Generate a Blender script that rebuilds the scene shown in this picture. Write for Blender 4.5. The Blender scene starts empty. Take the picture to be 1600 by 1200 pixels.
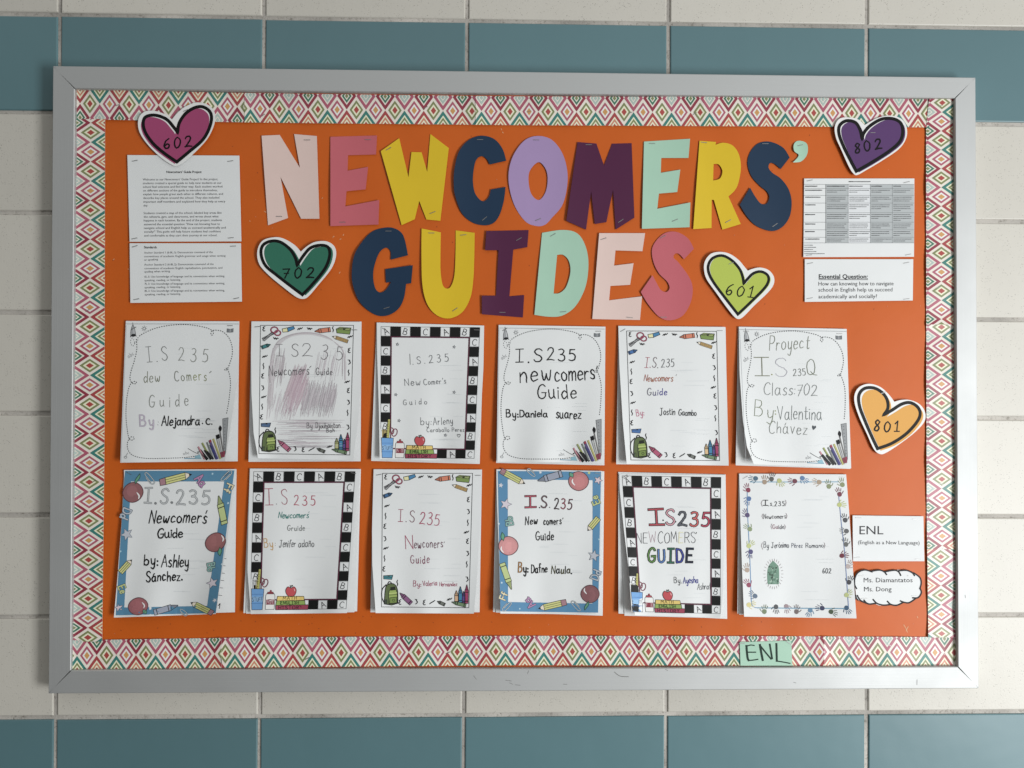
import bpy, bmesh, math, random
from mathutils import Vector, Matrix
from mathutils.geometry import tessellate_polygon

S = bpy.context.scene
COL = S.collection
R_ = random.Random(7)

# ---------------------------------------------------------------- camera
CAM = Vector((-0.049, -1.5383, -0.0215))
FPX = 1200.0
AX, AY, AZ = -0.0092, -0.0219, 0.0034
_Rx = Matrix.Rotation(AX, 3, 'X'); _Ry = Matrix.Rotation(AY, 3, 'Y'); _Rz = Matrix.Rotation(AZ, 3, 'Z')
RC = _Rz @ _Ry @ _Rx                    # world (x right, y down, z into wall) -> camera


def d2w(v):                              # (right, down, into wall) -> Blender world
    return Vector((v.x, v.z, -v.y))


RCT = RC.transposed()
cam_data = bpy.data.cameras.new('camera')
cam = bpy.data.objects.new('camera', cam_data)
COL.objects.link(cam)
xr, dn, fw = d2w(RCT @ Vector((1, 0, 0))), d2w(RCT @ Vector((0, 1, 0))), d2w(RCT @ Vector((0, 0, 1)))
M = Matrix((xr, -dn, -fw)).transposed().to_4x4()
M.translation = CAM
cam.matrix_world = M
cam_data.sensor_width = 36.0
cam_data.lens = 36.0 * FPX / 1600.0
cam_data.clip_start = 0.01
cam_data.clip_end = 100
S.camera = cam

# ---------------------------------------------------------------- light
S.view_settings.view_transform = 'Standard'
S.view_settings.look = 'None'
S.view_settings.exposure = 0.13
S.view_settings.gamma = 1.0
S.view_settings.use_curve_mapping = False

w = bpy.data.worlds.new('World'); S.world = w; w.use_nodes = True
nt = w.node_tree; nt.nodes.clear()
wo = nt.nodes.new('ShaderNodeOutputWorld'); bg = nt.nodes.new('ShaderNodeBackground')
tc = nt.nodes.new('ShaderNodeTexCoord')
dp = nt.nodes.new('ShaderNodeVectorMath'); dp.operation = 'DOT_PRODUCT'
dp.inputs[1].default_value = (0.62, 0.0, 1.15)
rp = nt.nodes.new('ShaderNodeValToRGB')
rp.color_ramp.elements[0].position = 0.0; rp.color_ramp.elements[0].color = (0.06, 0.06, 0.057, 1)
rp.color_ramp.elements[1].position = 1.0; rp.color_ramp.elements[1].color = (0.98, 1.0, 0.99, 1)
ad = nt.nodes.new('ShaderNodeMath'); ad.operation = 'ADD'; ad.inputs[1].default_value = 0.40
nt.links.new(tc.outputs['Generated'], dp.inputs[0]); nt.links.new(dp.outputs['Value'], ad.inputs[0])
nt.links.new(ad.outputs[0], rp.inputs[0]); nt.links.new(rp.outputs[0], bg.inputs[0])
nt.links.new(bg.outputs[0], wo.inputs[0])
bg.inputs[1].default_value = 0.60

la = bpy.data.lights.new('window_light', 'AREA')
la.shape = 'RECTANGLE'; la.size = 0.95; la.size_y = 1.8; la.energy = 138; la.color = (0.965, 0.99, 1.0)
lo = bpy.data.objects.new('window_light', la); COL.objects.link(lo)
lo.location = (2.9, -2.75, -0.95)
lo.rotation_euler = (Vector((0, 0, 0)) - lo.location).to_track_quat('-Z', 'Y').to_euler()


# ---------------------------------------------------------------- projection helpers
def at(px, py, d):
    """point on the wall-parallel plane a distance d in front of the wall (photo pixels give the place on that plane)"""
    r = d2w(RCT @ Vector(((px - 800) / FPX, (py - 600) / FPX, 1)))
    t = (-d - CAM.y) / r.y
    return CAM + r * t


# ---------------------------------------------------------------- materials
def lin(v):
    v = v / 255.0
    return v / 12.92 if v <= 0.04045 else ((v + 0.055) / 1.055) ** 2.4


def alb(rgb, x=800.0, k=1.0):
    g = (0.50 + 0.30 * (x - 150) / 1300.0) * k
    return tuple(max(0.004, min(0.88, lin(c) / g)) for c in rgb)


_mats = {}


def principled(name):
    m = bpy.data.materials.new(name); m.use_nodes = True
    return m, m.node_tree, m.node_tree.nodes['Principled BSDF']


def paper(name, col, rough=0.6, spec=0.35, vary=0.05, bump=0.0, scale=60):
    key = ('p', name, tuple(round(c, 4) for c in col))
    if key in _mats: return _mats[key]
    m, t, b = principled(name)
    tcn = t.nodes.new('ShaderNodeTexCoord')
    n = t.nodes.new('ShaderNodeTexNoise'); n.inputs['Scale'].default_value = scale; n.inputs['Detail'].default_value = 5
    mx = t.nodes.new('ShaderNodeMix'); mx.data_type = 'RGBA'
    mx.inputs[6].default_value = tuple(c * (1 - vary) for c in col) + (1,)
    mx.inputs[7].default_value = tuple(min(1, c * (1 + vary)) for c in col) + (1,)
    t.links.new(tcn.outputs['Object'], n.inputs['Vector']); t.links.new(n.outputs['Fac'], mx.inputs[0])
    t.links.new(mx.outputs[2], b.inputs['Base Color'])
    b.inputs['Roughness'].default_value = rough
    b.inputs['Specular IOR Level'].default_value = spec
    if bump:
        bp = t.nodes.new('ShaderNodeBump'); bp.inputs['Strength'].default_value = bump; bp.inputs['Distance'].default_value = 0.004
        n2 = t.nodes.new('ShaderNodeTexNoise'); n2.inputs['Scale'].default_value = 9; n2.inputs['Detail'].default_value = 3
        t.links.new(tcn.outputs['Object'], n2.inputs['Vector']); t.links.new(n2.outputs['Fac'], bp.inputs['Height'])
        t.links.new(bp.outputs[0], b.inputs['Normal'])
    _mats[key] = m
    return m


def ink(rgb, gloss=False):
    """printed or drawn colour; rgb as seen on white paper"""
    gm = sum(lin(c) for c in rgb) / 3
    col = tuple(max(0.004, min(0.8, (lin(c) * 0.78 + gm * 0.22) / 0.96)) for c in rgb)
    return paper(('gloss_ink_' if gloss else 'ink_') + '%02x%02x%02x' % tuple(int(c) for c in rgb), col, 0.42 if gloss else 0.55, 0.46 if gloss else 0.2, 0.04, 0, 300)


# ---------------------------------------------------------------- object helpers
def link(name, me, parent=None):
    o = bpy.data.objects.new(name, me); COL.objects.link(o)
    if parent is not None: o.parent = parent
    return o


def tag(o, label=None, cat=None, group=None, kind=None):
    if label: o['label'] = label
    if cat: o['category'] = cat
    if group: o['group'] = group
    if kind: o['kind'] = kind
    return o


def mesh_obj(name, V, F, mats, midx, parent=None, anchor=Vector((0, 0, 0)), smooth=False):
    me = bpy.data.meshes.new(name)
    me.from_pydata([tuple(v - anchor) for v in V], [], F)
    for m in mats: me.materials.append(m)
    if midx:
        me.polygons.foreach_set('material_index', midx)
    if smooth: me.polygons.foreach_set('use_smooth', [True] * len(me.polygons))
    me.update()
    o = link(name, me, parent)
    if parent is None: o.location = anchor
    return o


def spline(pts, closed=False, n=6):
    """Catmull-Rom through pts"""
    P = [(p[0], p[1]) for p in pts]
    if len(P) < 3: return P
    out = []
    N = len(P)
    rng = range(N if closed else N - 1)
    for i in rng:
        p1, p2 = P[i], P[(i + 1) % N]
        p0 = P[i - 1] if (closed or i > 0) else p1
        p3 = P[(i + 2) % N] if (closed or i + 2 < N) else p2
        for k in range(n):
            t = k / n; t2 = t * t; t3 = t2 * t
            out.append(tuple(0.5 * ((2 * p1[a]) + (-p0[a] + p2[a]) * t + (2 * p0[a] - 5 * p1[a] + 4 * p2[a] - p3[a]) * t2 + (-p0[a] + 3 * p1[a] - 3 * p2[a] + p3[a]) * t3) for a in (0, 1)))
    if not closed: out.append(P[-1])
    return out


def outline(pts, n=6):
    """closed outline; points with a third element are corners, runs between corners are smoothed"""
    ci = [i for i, p in enumerate(pts) if len(p) > 2]
    if not ci: return spline(pts, True, n)
    out = []
    N = len(pts)
    for a, i in enumerate(ci):
        j = ci[(a + 1) % len(ci)]
        if j <= i: j += N
        run = [pts[k % N] for k in range(i, j + 1)]
        out += (spline(run, False, n) if len(run) > 2 else [run[0][:2], run[1][:2]])[:-1]
    return out


def C(*pts):                              # all corners
    return [(p[0], p[1], 1) for p in pts]


def zoomed(ox, oy, s):
    return lambda p: (ox + p[0] / s, oy + p[1] / s) + tuple(p[2:])


def homog(src, dst):
    """projective map taking four src corners to four dst corners"""
    A = []
    for (x, y), (u, v) in zip(src, dst):
        A.append([x, y, 1, 0, 0, 0, -u * x, -u * y, u]); A.append([0, 0, 0, x, y, 1, -v * x, -v * y, v])
    n = 8
    for i in range(n):
        p = max(range(i, n), key=lambda r: abs(A[r][i])); A[i], A[p] = A[p], A[i]
        for r in range(n):
            if r != i:
                f = A[r][i] / A[i][i]
                for c in range(i, n + 1): A[r][c] -= f * A[i][c]
    h = [A[i][n] / A[i][i] for i in range(n)]
    return lambda p: ((h[0] * p[0] + h[1] * p[1] + h[2]) / (h[6] * p[0] + h[7] * p[1] + 1), (h[3] * p[0] + h[4] * p[1] + h[5]) / (h[6] * p[0] + h[7] * p[1] + 1))


def tri2d(loops):
    tris = tessellate_polygon([[Vector((p[0], p[1], 0)) for p in l] for l in loops])
    V = [p for l in loops for p in l]
    return V, tris


def subdivide2d(V, F, step):
    xs = [p[0] for p in V]; ys = [p[1] for p in V]
    if max(xs) - min(xs) < step * 1.3 and max(ys) - min(ys) < step * 1.3: return V, F
    bm = bmesh.new()
    vs = [bm.verts.new((p[0], p[1], 0)) for p in V]
    for f in F:
        try: bm.faces.new([vs[i] for i in f])
        except ValueError: pass
    for ax, lo_, hi in ((0, min(xs), max(xs)), (1, min(ys), max(ys))):
        k = lo_ + step
        while k < hi - 0.3 * step:
            no = (1, 0, 0) if ax == 0 else (0, 1, 0)
            bmesh.ops.bisect_plane(bm, geom=bm.verts[:] + bm.edges[:] + bm.faces[:], dist=1e-5, plane_co=(k if ax == 0 else 0, k if ax == 1 else 0, 0), plane_no=no)
            k += step
    bm.verts.index_update()
    V2 = [(v.co.x, v.co.y) for v in bm.verts]; F2 = [[v.index for v in f.verts] for f in bm.faces]
    bm.free()
    return V2, F2


def face_cam(V, F):
    out = []
    for f in F:
        a = 0
        for i in range(len(f)):
            p, q = V[f[i]], V[f[(i + 1) % len(f)]]; a += p[0] * q[1] - q[0] * p[1]
        if abs(a) < 1e-9: continue
        out.append(list(f) if a < 0 else list(f)[::-1])
    return out


class Ink:
    """flat marks laid on a surface whose depth over the page is known"""
    def __init__(s, depth, xf=None, step=12.0):
        s.depth = depth; s.xf = xf or (lambda p: (p[0], p[1])); s.step = step
        s.layers = {}; s.cur = 'printed_art'; s.n = 0; s.gloss = False

    def layer(s, name): s.cur = name; return s

    def scale(s, p):
        a = s.xf(p); b = s.xf((p[0] + 1, p[1])); c = s.xf((p[0], p[1] + 1))
        return 0.5 * (math.dist(a, b) + math.dist(a, c))

    def _add(s, V, F, rgb, lvl, ramp=False):
        s.n += 1
        e = 0.00022 + lvl * 0.00011 + (s.n % 15) * 0.0000045
        L = s.layers.setdefault(s.cur, [])
        L.append((V, F, rgb, [e + (i * 2e-8 if ramp else 0) for i in range(len(V))]))

    def poly(s, pts, rgb, lvl=0, holes=()):
        loops = [[s.xf(p) for p in pts]] + [[s.xf(p) for p in h] for h in holes]
        V, F = tri2d(loops)
        V, F = subdivide2d(V, [list(t) for t in F], s.step)
        s._add(V, face_cam(V, F), rgb, lvl)

    def stroke(s, pts, wid, rgb, lvl=1, closed=False, taper=0.0, raw=False):
        if len(pts) < 2: return
        if not closed and len(pts) > 2:
            for i in range(1, len(pts) - 1):
                a, b, c = pts[i - 1], pts[i], pts[i + 1]
                d1 = (b[0] - a[0], b[1] - a[1]); d2 = (c[0] - b[0], c[1] - b[1])
                l_ = math.hypot(*d1) * math.hypot(*d2)
                if l_ > 0 and (d1[0] * d2[0] + d1[1] * d2[1]) / l_ < -0.1:
                    s.stroke(pts[:i + 1], wid, rgb, lvl, False, taper, raw); s.stroke(pts[i:], wid, rgb, lvl, False, taper, raw)
                    return
        sc = 1.0 if raw else s.scale(pts[0])
        P = [s.xf(p) for p in pts]
        Q = [P[0]]
        for p in P[1:]:
            if math.dist(p, Q[-1]) > 0.02: Q.append(p)
        if closed and math.dist(Q[0], Q[-1]) < 0.05: Q.pop()
        if len(Q) < 2: return
        # refine long runs so the strip follows the page
        P = []
        for i in range(len(Q) - (0 if closed else 1)):
            a, b = Q[i], Q[(i + 1) % len(Q)]
            k = max(1, int(math.dist(a, b) / s.step))
            for j in range(k): P.append((a[0] + (b[0] - a[0]) * j / k, a[1] + (b[1] - a[1]) * j / k))
        if not closed: P.append(Q[-1])
        n = len(P); hw = wid * sc * 0.5
        V = []
        for i, p in enumerate(P):
            a = P[i - 1] if (i > 0 or closed) else p
            b = P[(i + 1) % n] if (i < n - 1 or closed) else p
            d1 = Vector((p[0] - a[0], p[1] - a[1])); d2 = Vector((b[0] - p[0], b[1] - p[1]))
            if d1.length < 1e-9: d1 = d2
            if d2.length < 1e-9: d2 = d1
            d1.normalize(); d2.normalize()
            t = d1 + d2
            if t.length < 0.35: t = d1
            t.normalize()
            nrm = Vector((-t.y, t.x))
            m = 1.0 / max(0.6, abs(nrm.dot(Vector((-d1.y, d1.x)))))
            h = hw * m
            if taper and not closed:
                e = min(i, n - 1 - i) / max(1, n * 0.5)
                h *= (1 - taper) + taper * min(1, e * 2.2)
            c = Vector(p)
            if not closed and i == 0: c = c - d1 * hw * 0.7
            if not closed and i == n - 1: c = c + d2 * hw * 0.7
            V.append((c.x + nrm.x * h, c.y + nrm.y * h)); V.append((c.x - nrm.x * h, c.y - nrm.y * h))
        F = [[2 * i, 2 * i + 1, (2 * i + 3) % (2 * n), (2 * i + 2) % (2 * n)] for i in range(n if closed else n - 1)]
        s._add(V, face_cam(V, F), rgb, lvl, True)

    def curve(s, pts, wid, rgb, lvl=1, closed=False, n=5, taper=0.0):
        s.stroke(spline(pts, closed, n), wid, rgb, lvl, closed, taper)

    def ell(s, x, y, rx, ry, rgb, lvl=0, rot=0, n=20, out=None, ow=3):
        c, q = math.cos(rot), math.sin(rot)
        P = [(x + rx * math.cos(a) * c - ry * math.sin(a) * q, y + rx * math.cos(a) * q + ry * math.sin(a) * c) for a in [2 * math.pi * i / n for i in range(n)]]
        if rgb: s.poly(P, rgb, lvl)
        if out: s.stroke(P, ow, out, lvl + 1, True)

    def shape(s, pts, rgb, lvl=0, out=(40, 38, 36), ow=4):
        P = outline(pts, 5)
        if rgb: s.poly(P, rgb, lvl)
        if out: s.stroke(P, ow, out, lvl + 1, True)

    def build(s, parent, anchor):
        objs = {}
        for nm, L in s.layers.items():
            V, F, mi, mats = [], [], [], []
            for (v, f, rgb, e) in L:
                m = ink(rgb, s.gloss)
                if m not in mats: mats.append(m)
                k = mats.index(m); o = len(V)
                V += [at(p[0], p[1], s.depth(p[0], p[1]) + ee) for p, ee in zip(v, e)]
                for q in f: F.append([i + o for i in q]); mi.append(k)
            objs[nm] = mesh_obj(nm.split('#')[0], V, F, mats, mi, parent, anchor)
        return objs


def card(name, loops, depth, mat, parent=None, anchor=None, thick=0.0005, step=10.0, edge=None):
    """a cut sheet of card: filled outline (with holes), gentle relief from depth(px,py), and its cut edge"""
    V, F = tri2d(loops)
    V, F = subdivide2d(V, [list(t) for t in F], step)
    F = face_cam(V, F)
    W = [at(p[0], p[1], depth(*p)) for p in V]
    if anchor is None:
        cx = sum(p[0] for p in loops[0]) / len(loops[0]); cy = sum(p[1] for p in loops[0]) / len(loops[0])
        anchor = at(cx, cy, depth(cx, cy))
    mi = [0] * len(F)
    # boundary edges -> rim
    cnt = {}
    for f in F:
        for i in range(len(f)):
            a, b = f[i], f[(i + 1) % len(f)]
            cnt.setdefault((min(a, b), max(a, b)), []).append((a, b))
    for k, l in cnt.items():
        if len(l) == 1:
            a, b = l[0]; n = len(W)
            W += [W[a].copy(), W[b].copy(), W[b] + Vector((0, thick, 0)), W[a] + Vector((0, thick, 0))]
            F.append([n + 1, n, n + 3, n + 2]); mi.append(1)
    return mesh_obj(name, W, F, [mat, edge or mat], mi, parent, anchor), anchor


def interp(pts, q, a, b):
    """piecewise linear: value of coordinate b at coordinate a == q"""
    if q <= pts[0][a]:
        p, r = pts[0], pts[1]
    elif q >= pts[-1][a]:
        p, r = pts[-2], pts[-1]
    else:
        for p, r in zip(pts, pts[1:]):
            if p[a] <= q <= r[a]: break
    d = r[a] - p[a]
    return p[b] if abs(d) < 1e-9 else p[b] + (r[b] - p[b]) * (q - p[a]) / d


METAL_STAPLE = None


def staple(parent, anchor, px, py, d, ang=0.0, ln=11.0):
    ln *= 0.88
    """a wire staple pressed into the sheet"""
    c, q = math.cos(ang), math.sin(ang)
    V = []; F = []
    h = 0.42
    for z0 in (0.0001, 0.0008):
        for sx, sy in ((-1, -1), (1, -1), (1, 1), (-1, 1)):
            x = sx * ln / 2; y = sy * h
            V.append(at(px + x * c - y * q, py + x * q + y * c, d + z0))
    F = [[4, 7, 6, 5], [0, 1, 5, 4], [1, 2, 6, 5], [2, 3, 7, 6], [3, 0, 4, 7]]
    mesh_obj('staple', V, F, [METAL_STAPLE], None, parent, anchor)


# ---------------------------------------------------------------- hand lettering (single stroke alphabet)
GL = {
 'A': "0,0 .32,1 .62,0|.12,.38 .5,.38", 'B': "0,0 0,1|~0,1 .35,.97 .42,.75 .3,.57 0,.53|~0,.53 .4,.5 .52,.25 .35,.02 0,0",
 'C': "~.55,.85 .4,1 .15,.9 0,.5 .1,.12 .35,0 .58,.12", 'D': "0,0 0,1|~0,1 .35,.92 .55,.5 .38,.08 0,0",
 'E': ".5,1 0,1 0,0 .52,0|0,.52 .4,.52", 'F': ".5,1 0,1 0,0|0,.52 .4,.52",
 'G': "~.55,.85 .4,1 .15,.9 0,.5 .1,.1 .35,0 .55,.15 .57,.42|.3,.42 .62,.42", 'H': "0,0 0,1|.5,0 .5,1|0,.5 .5,.5",
 'I': "0,1 .5,1|.25,1 .25,0|0,0 .5,0", 'J': "~.42,1 .42,.3 .32,.02 .12,0 0,.2|.15,1 .65,1", 'K': "0,0 0,1|.5,1 0,.45 .52,0",
 'L': "0,1 0,0 .5,0", 'M': "0,0 .08,1 .36,.3 .64,1 .72,0", 'N': "0,0 .02,1 .52,0 .54,1", 'O': "~.3,1 .05,.8 0,.45 .1,.08 .32,0 .55,.15 .6,.55 .5,.9 .3,1",
 'P': "0,0 0,1|~0,1 .4,.97 .5,.72 .35,.5 0,.47", 'Q': "~.3,1 .05,.8 0,.45 .1,.08 .32,0 .55,.15 .6,.55 .5,.9 .3,1|~.3,.2 .5,.02 .75,-.02",
 'R': "0,0 0,1|~0,1 .4,.97 .5,.75 .35,.53 0,.5|.2,.5 .55,0", 'S': "~.5,.86 .36,1 .12,.95 .03,.77 .16,.58 .4,.43 .5,.22 .36,.02 .12,.02 0,.16",
 'T': "0,1 .6,1|.3,1 .3,0", 'U': "~0,1 0,.3 .12,.03 .35,.02 .5,.3 .5,1", 'V': "0,1 .3,0 .58,1", 'W': "0,1 .2,0 .42,.7 .64,0 .84,1", 'Y': "0,1 .28,.5 .56,1|.28,.5 .28,0", 'Z': "0,1 .5,1 0,0 .55,0",
 'a': "~.42,.46 .2,.56 .02,.35 .05,.08 .25,0 .42,.22|~.43,.56 .42,.2 .52,0", 'b': "0,1 0,0|~0,.35 .2,.56 .42,.4 .38,.08 .15,0 0,.15",
 'c': "~.4,.45 .2,.56 .02,.3 .12,.03 .42,.1", 'd': "~.42,.42 .2,.55 .02,.3 .15,0 .42,.22|.43,1 .43,0", 'e': "~0,.3 .4,.33 .35,.52 .15,.54 .02,.25 .15,0 .42,.1",
 'f': "~.4,.95 .25,1 .17,.8 .17,0|0,.55 .35,.55", 'g': "~.42,.45 .2,.55 .02,.3 .18,.03 .4,.2|~.43,.55 .43,-.15 .3,-.35 .05,-.25",
 'h': "0,1 0,0|~0,.3 .2,.55 .37,.42 .38,0", 'i': "0,.55 0,0|0,.74 .02,.79", 'j': "~.2,.55 .2,-.12 .1,-.33 -.06,-.25|.2,.74 .22,.79", 'k': "0,1 0,0|.35,.55 0,.2 .38,0",
 'l': "0,1 0,0", 'm': "0,.55 0,0|~0,.35 .16,.55 .28,.42 .28,0|~.28,.35 .44,.55 .56,.42 .57,0", 'n': "0,.55 0,0|~0,.33 .2,.56 .37,.42 .38,0",
 'o': "~.2,.56 .02,.42 .02,.15 .18,0 .38,.1 .42,.38 .2,.56", 'p': "0,.55 0,-.38|~0,.4 .2,.56 .42,.4 .38,.08 .15,0 0,.15", 'q': "~.42,.45 .2,.55 .02,.3 .18,.0 .4,.2|.43,.55 .43,-.38",
 'r': "0,.55 0,0|~0,.32 .15,.53 .33,.5", 's': "~.34,.48 .2,.57 .06,.46 .12,.32 .3,.22 .3,.06 .14,0 0,.08", 't': "~.15,.9 .15,.15 .25,0 .38,.06|0,.58 .36,.58",
 'u': "~0,.55 0,.15 .15,0 .33,.12|~.36,.55 .36,.15 .44,0", 'v': "0,.55 .2,0 .4,.55", 'w': "~0,.55 .05,.1 .17,.02 .27,.35|~.27,.35 .33,.05 .45,.02 .55,.55", 'x': "0,.55 .36,0|.36,.55 0,0",
 'y': "~0,.55 .06,.15 .2,.06 .36,.2|~.38,.55 .36,-.12 .24,-.36 .03,-.25", 'z': "0,.54 .36,.54 0,0 .4,0",
 '0': "~.25,1 .04,.75 .02,.3 .2,0 .45,.2 .5,.7 .25,1", '1': "0,.75 .2,1 .2,0|0,0 .42,0", '2': "~.02,.78 .15,.97 .4,.95 .46,.7 .28,.35 0,0|0,.0 .3,.05 .58,0",
 '3': "~.03,.92 .25,1 .44,.86 .36,.62 .16,.54|~.16,.54 .42,.48 .52,.22 .34,.0 .1,.02 0,.12", '5': ".5,.98 .12,.97 .08,.58|~.08,.58 .3,.64 .5,.45 .48,.14 .26,0 .02,.06",
 '6': "~.42,.98 .15,.75 .02,.3 .15,.02 .38,.05 .45,.3 .28,.45 .06,.25", '7': "0,.95 .5,.97 .2,0|.12,.5 .45,.52", '8': "~.45,.85 .25,1 .08,.82 .22,.55 .42,.3 .3,.02 .06,.08 .08,.32 .3,.55 .45,.85",
 '.': "0,0 .03,.03", ':': "0,.05 .02,.08|0,.42 .02,.45", ',': "~.05,.05 .05,-.05 0,-.15", "'": ".05,1 0,.78", '-': "0,.35 .3,.35", '(': "~.15,1 0,.5 .15,0", '{': "~.15,1 .08,.8 .06,.6 0,.5 .06,.4 .08,.2 .15,-.05", '}': "~0,1 .08,.8 .08,.6 .15,.5 .08,.4 .08,.2 0,-.05",
 '|': "0,1 0,0",
}
ACC = {'á': 'a', 'é': 'e', 'ó': 'o', 'í': 'i', 'ñ': 'n'}


def glyph(ch):
    acc = None
    if ch in ACC: acc = ch; ch = ACC[ch]
    out = []; wmax = 0.02
    for st in GL.get(ch, '').split('|'):
        if not st: continue
        sm = st.startswith('~'); st = st.lstrip('~')
        P = [tuple(float(t) for t in q.split(',')) for q in st.split()]
        wmax = max(wmax, max(p[0] for p in P))
        out.append(spline(P, False, 5) if sm else P)
    if acc == 'ñ': out.append(spline([(0, .7), (.12, .78), (.24, .7), (.36, .78)]))
    elif acc: out.append([(.15, .68), (.28, .85)])
    return out, wmax


def hand(I, text, x0, y0, x1, y1, cap, rgb, wid=6, slant=0.0, fill=None, gap=0.16, jit=0.02, colors=None, lvl=2, serif=False, squash=1.0):
    """write text from (x0,y0) to (x1,y1) (baseline ends), cap = capital height, in the page's coordinates"""
    gap = gap * 1.35 + 0.05
    adv = []; tot = 0
    for ch in text:
        if ch == ' ': adv.append(0.38); tot += 0.38; continue
        w_ = glyph(ch)[1]; adv.append(w_ + gap); tot += w_ + gap
    tot -= gap
    kx = (x1 - x0) / tot
    pos = 0
    rr = random.Random(text + str(x0))
    wid = wid * (0.92 if fill else 0.9 if sum(rgb) < 130 else 0.72); jit = jit * 2.5
    dx, dy = x1 - x0, y1 - y0
    ln = math.hypot(dx, dy); ux = (dx / ln, dy / ln)
    for i, ch in enumerate(text):
        if ch != ' ':
            col = colors[i % len(colors)] if colors else rgb
            bob = rr.uniform(-jit, jit) * cap; rot = rr.uniform(-jit, jit); sc = 1 + rr.uniform(-jit, jit) * 1.5
            for st in glyph(ch)[0]:
                P = []
                for (gx, gy) in st:
                    gx += rr.uniform(-jit, jit) * 0.25; gy += rr.uniform(-jit, jit) * 0.25
                    X = pos * kx + (gx * kx + (slant + rot) * gy * cap)
                    Y = -(gy * cap * sc * squash) + bob
                    P.append((x0 + X * ux[0] - Y * ux[1] * 1.0, y0 + X * ux[1] + Y))
                if len(st) == 2 and math.dist(st[0], st[1]) < 0.07:      # a dot
                    I.ell(P[0][0], P[0][1], wid * 0.75, wid * 0.75, col, lvl, n=8)
                elif fill:
                    I.stroke(P, wid, col, lvl)
                    I.stroke(P, wid * 0.48, fill[i % len(fill)], lvl + 1.5)
                else:
                    I.stroke(P, wid * rr.uniform(0.92, 1.1), col, lvl, taper=0.25)
        pos += adv[i]


# ---------------------------------------------------------------- printed type
_txt = {}


def type_mesh(s, bold):
    if (s, bold) in _txt: return _txt[(s, bold)]
    cu = bpy.data.curves.new('type', 'FONT'); cu.body = s; cu.size = 1; cu.resolution_u = 2
    cu.offset = 0.018 if bold else -0.003
    ob = bpy.data.objects.new('type', cu)
    me = bpy.data.meshes.new_from_object(ob)
    V = [(v.co.x, v.co.y) for v in me.vertices]; F = [list(p.vertices) for p in me.polygons]
    bpy.data.objects.remove(ob); bpy.data.curves.remove(cu); bpy.data.meshes.remove(me)
    _txt[(s, bold)] = (V, F)
    return V, F


def type_line(I, s, x0, y0, x1, y1, rgb=(45, 45, 48), bold=False, hs=None, lvl=1):
    """printed line fitted between two baseline ends"""
    V, F = type_mesh(s, bold)
    mx = max(v[0] for v in V); mn = min(v[0] for v in V)
    k = (x1 - x0) / (mx - mn)
    ky = hs if hs else k
    P = [I.xf((x0 + (v[0] - mn) * k, y0 + (y1 - y0) * (v[0] - mn) / (mx - mn) - v[1] * ky)) for v in V]
    I._add(P, face_cam(P, F), rgb, lvl)


# ================================================================ WALL
def node(t, typ, **kw):
    n = t.nodes.new(typ)
    for k, v in kw.items(): setattr(n, k, v)
    return n


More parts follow.
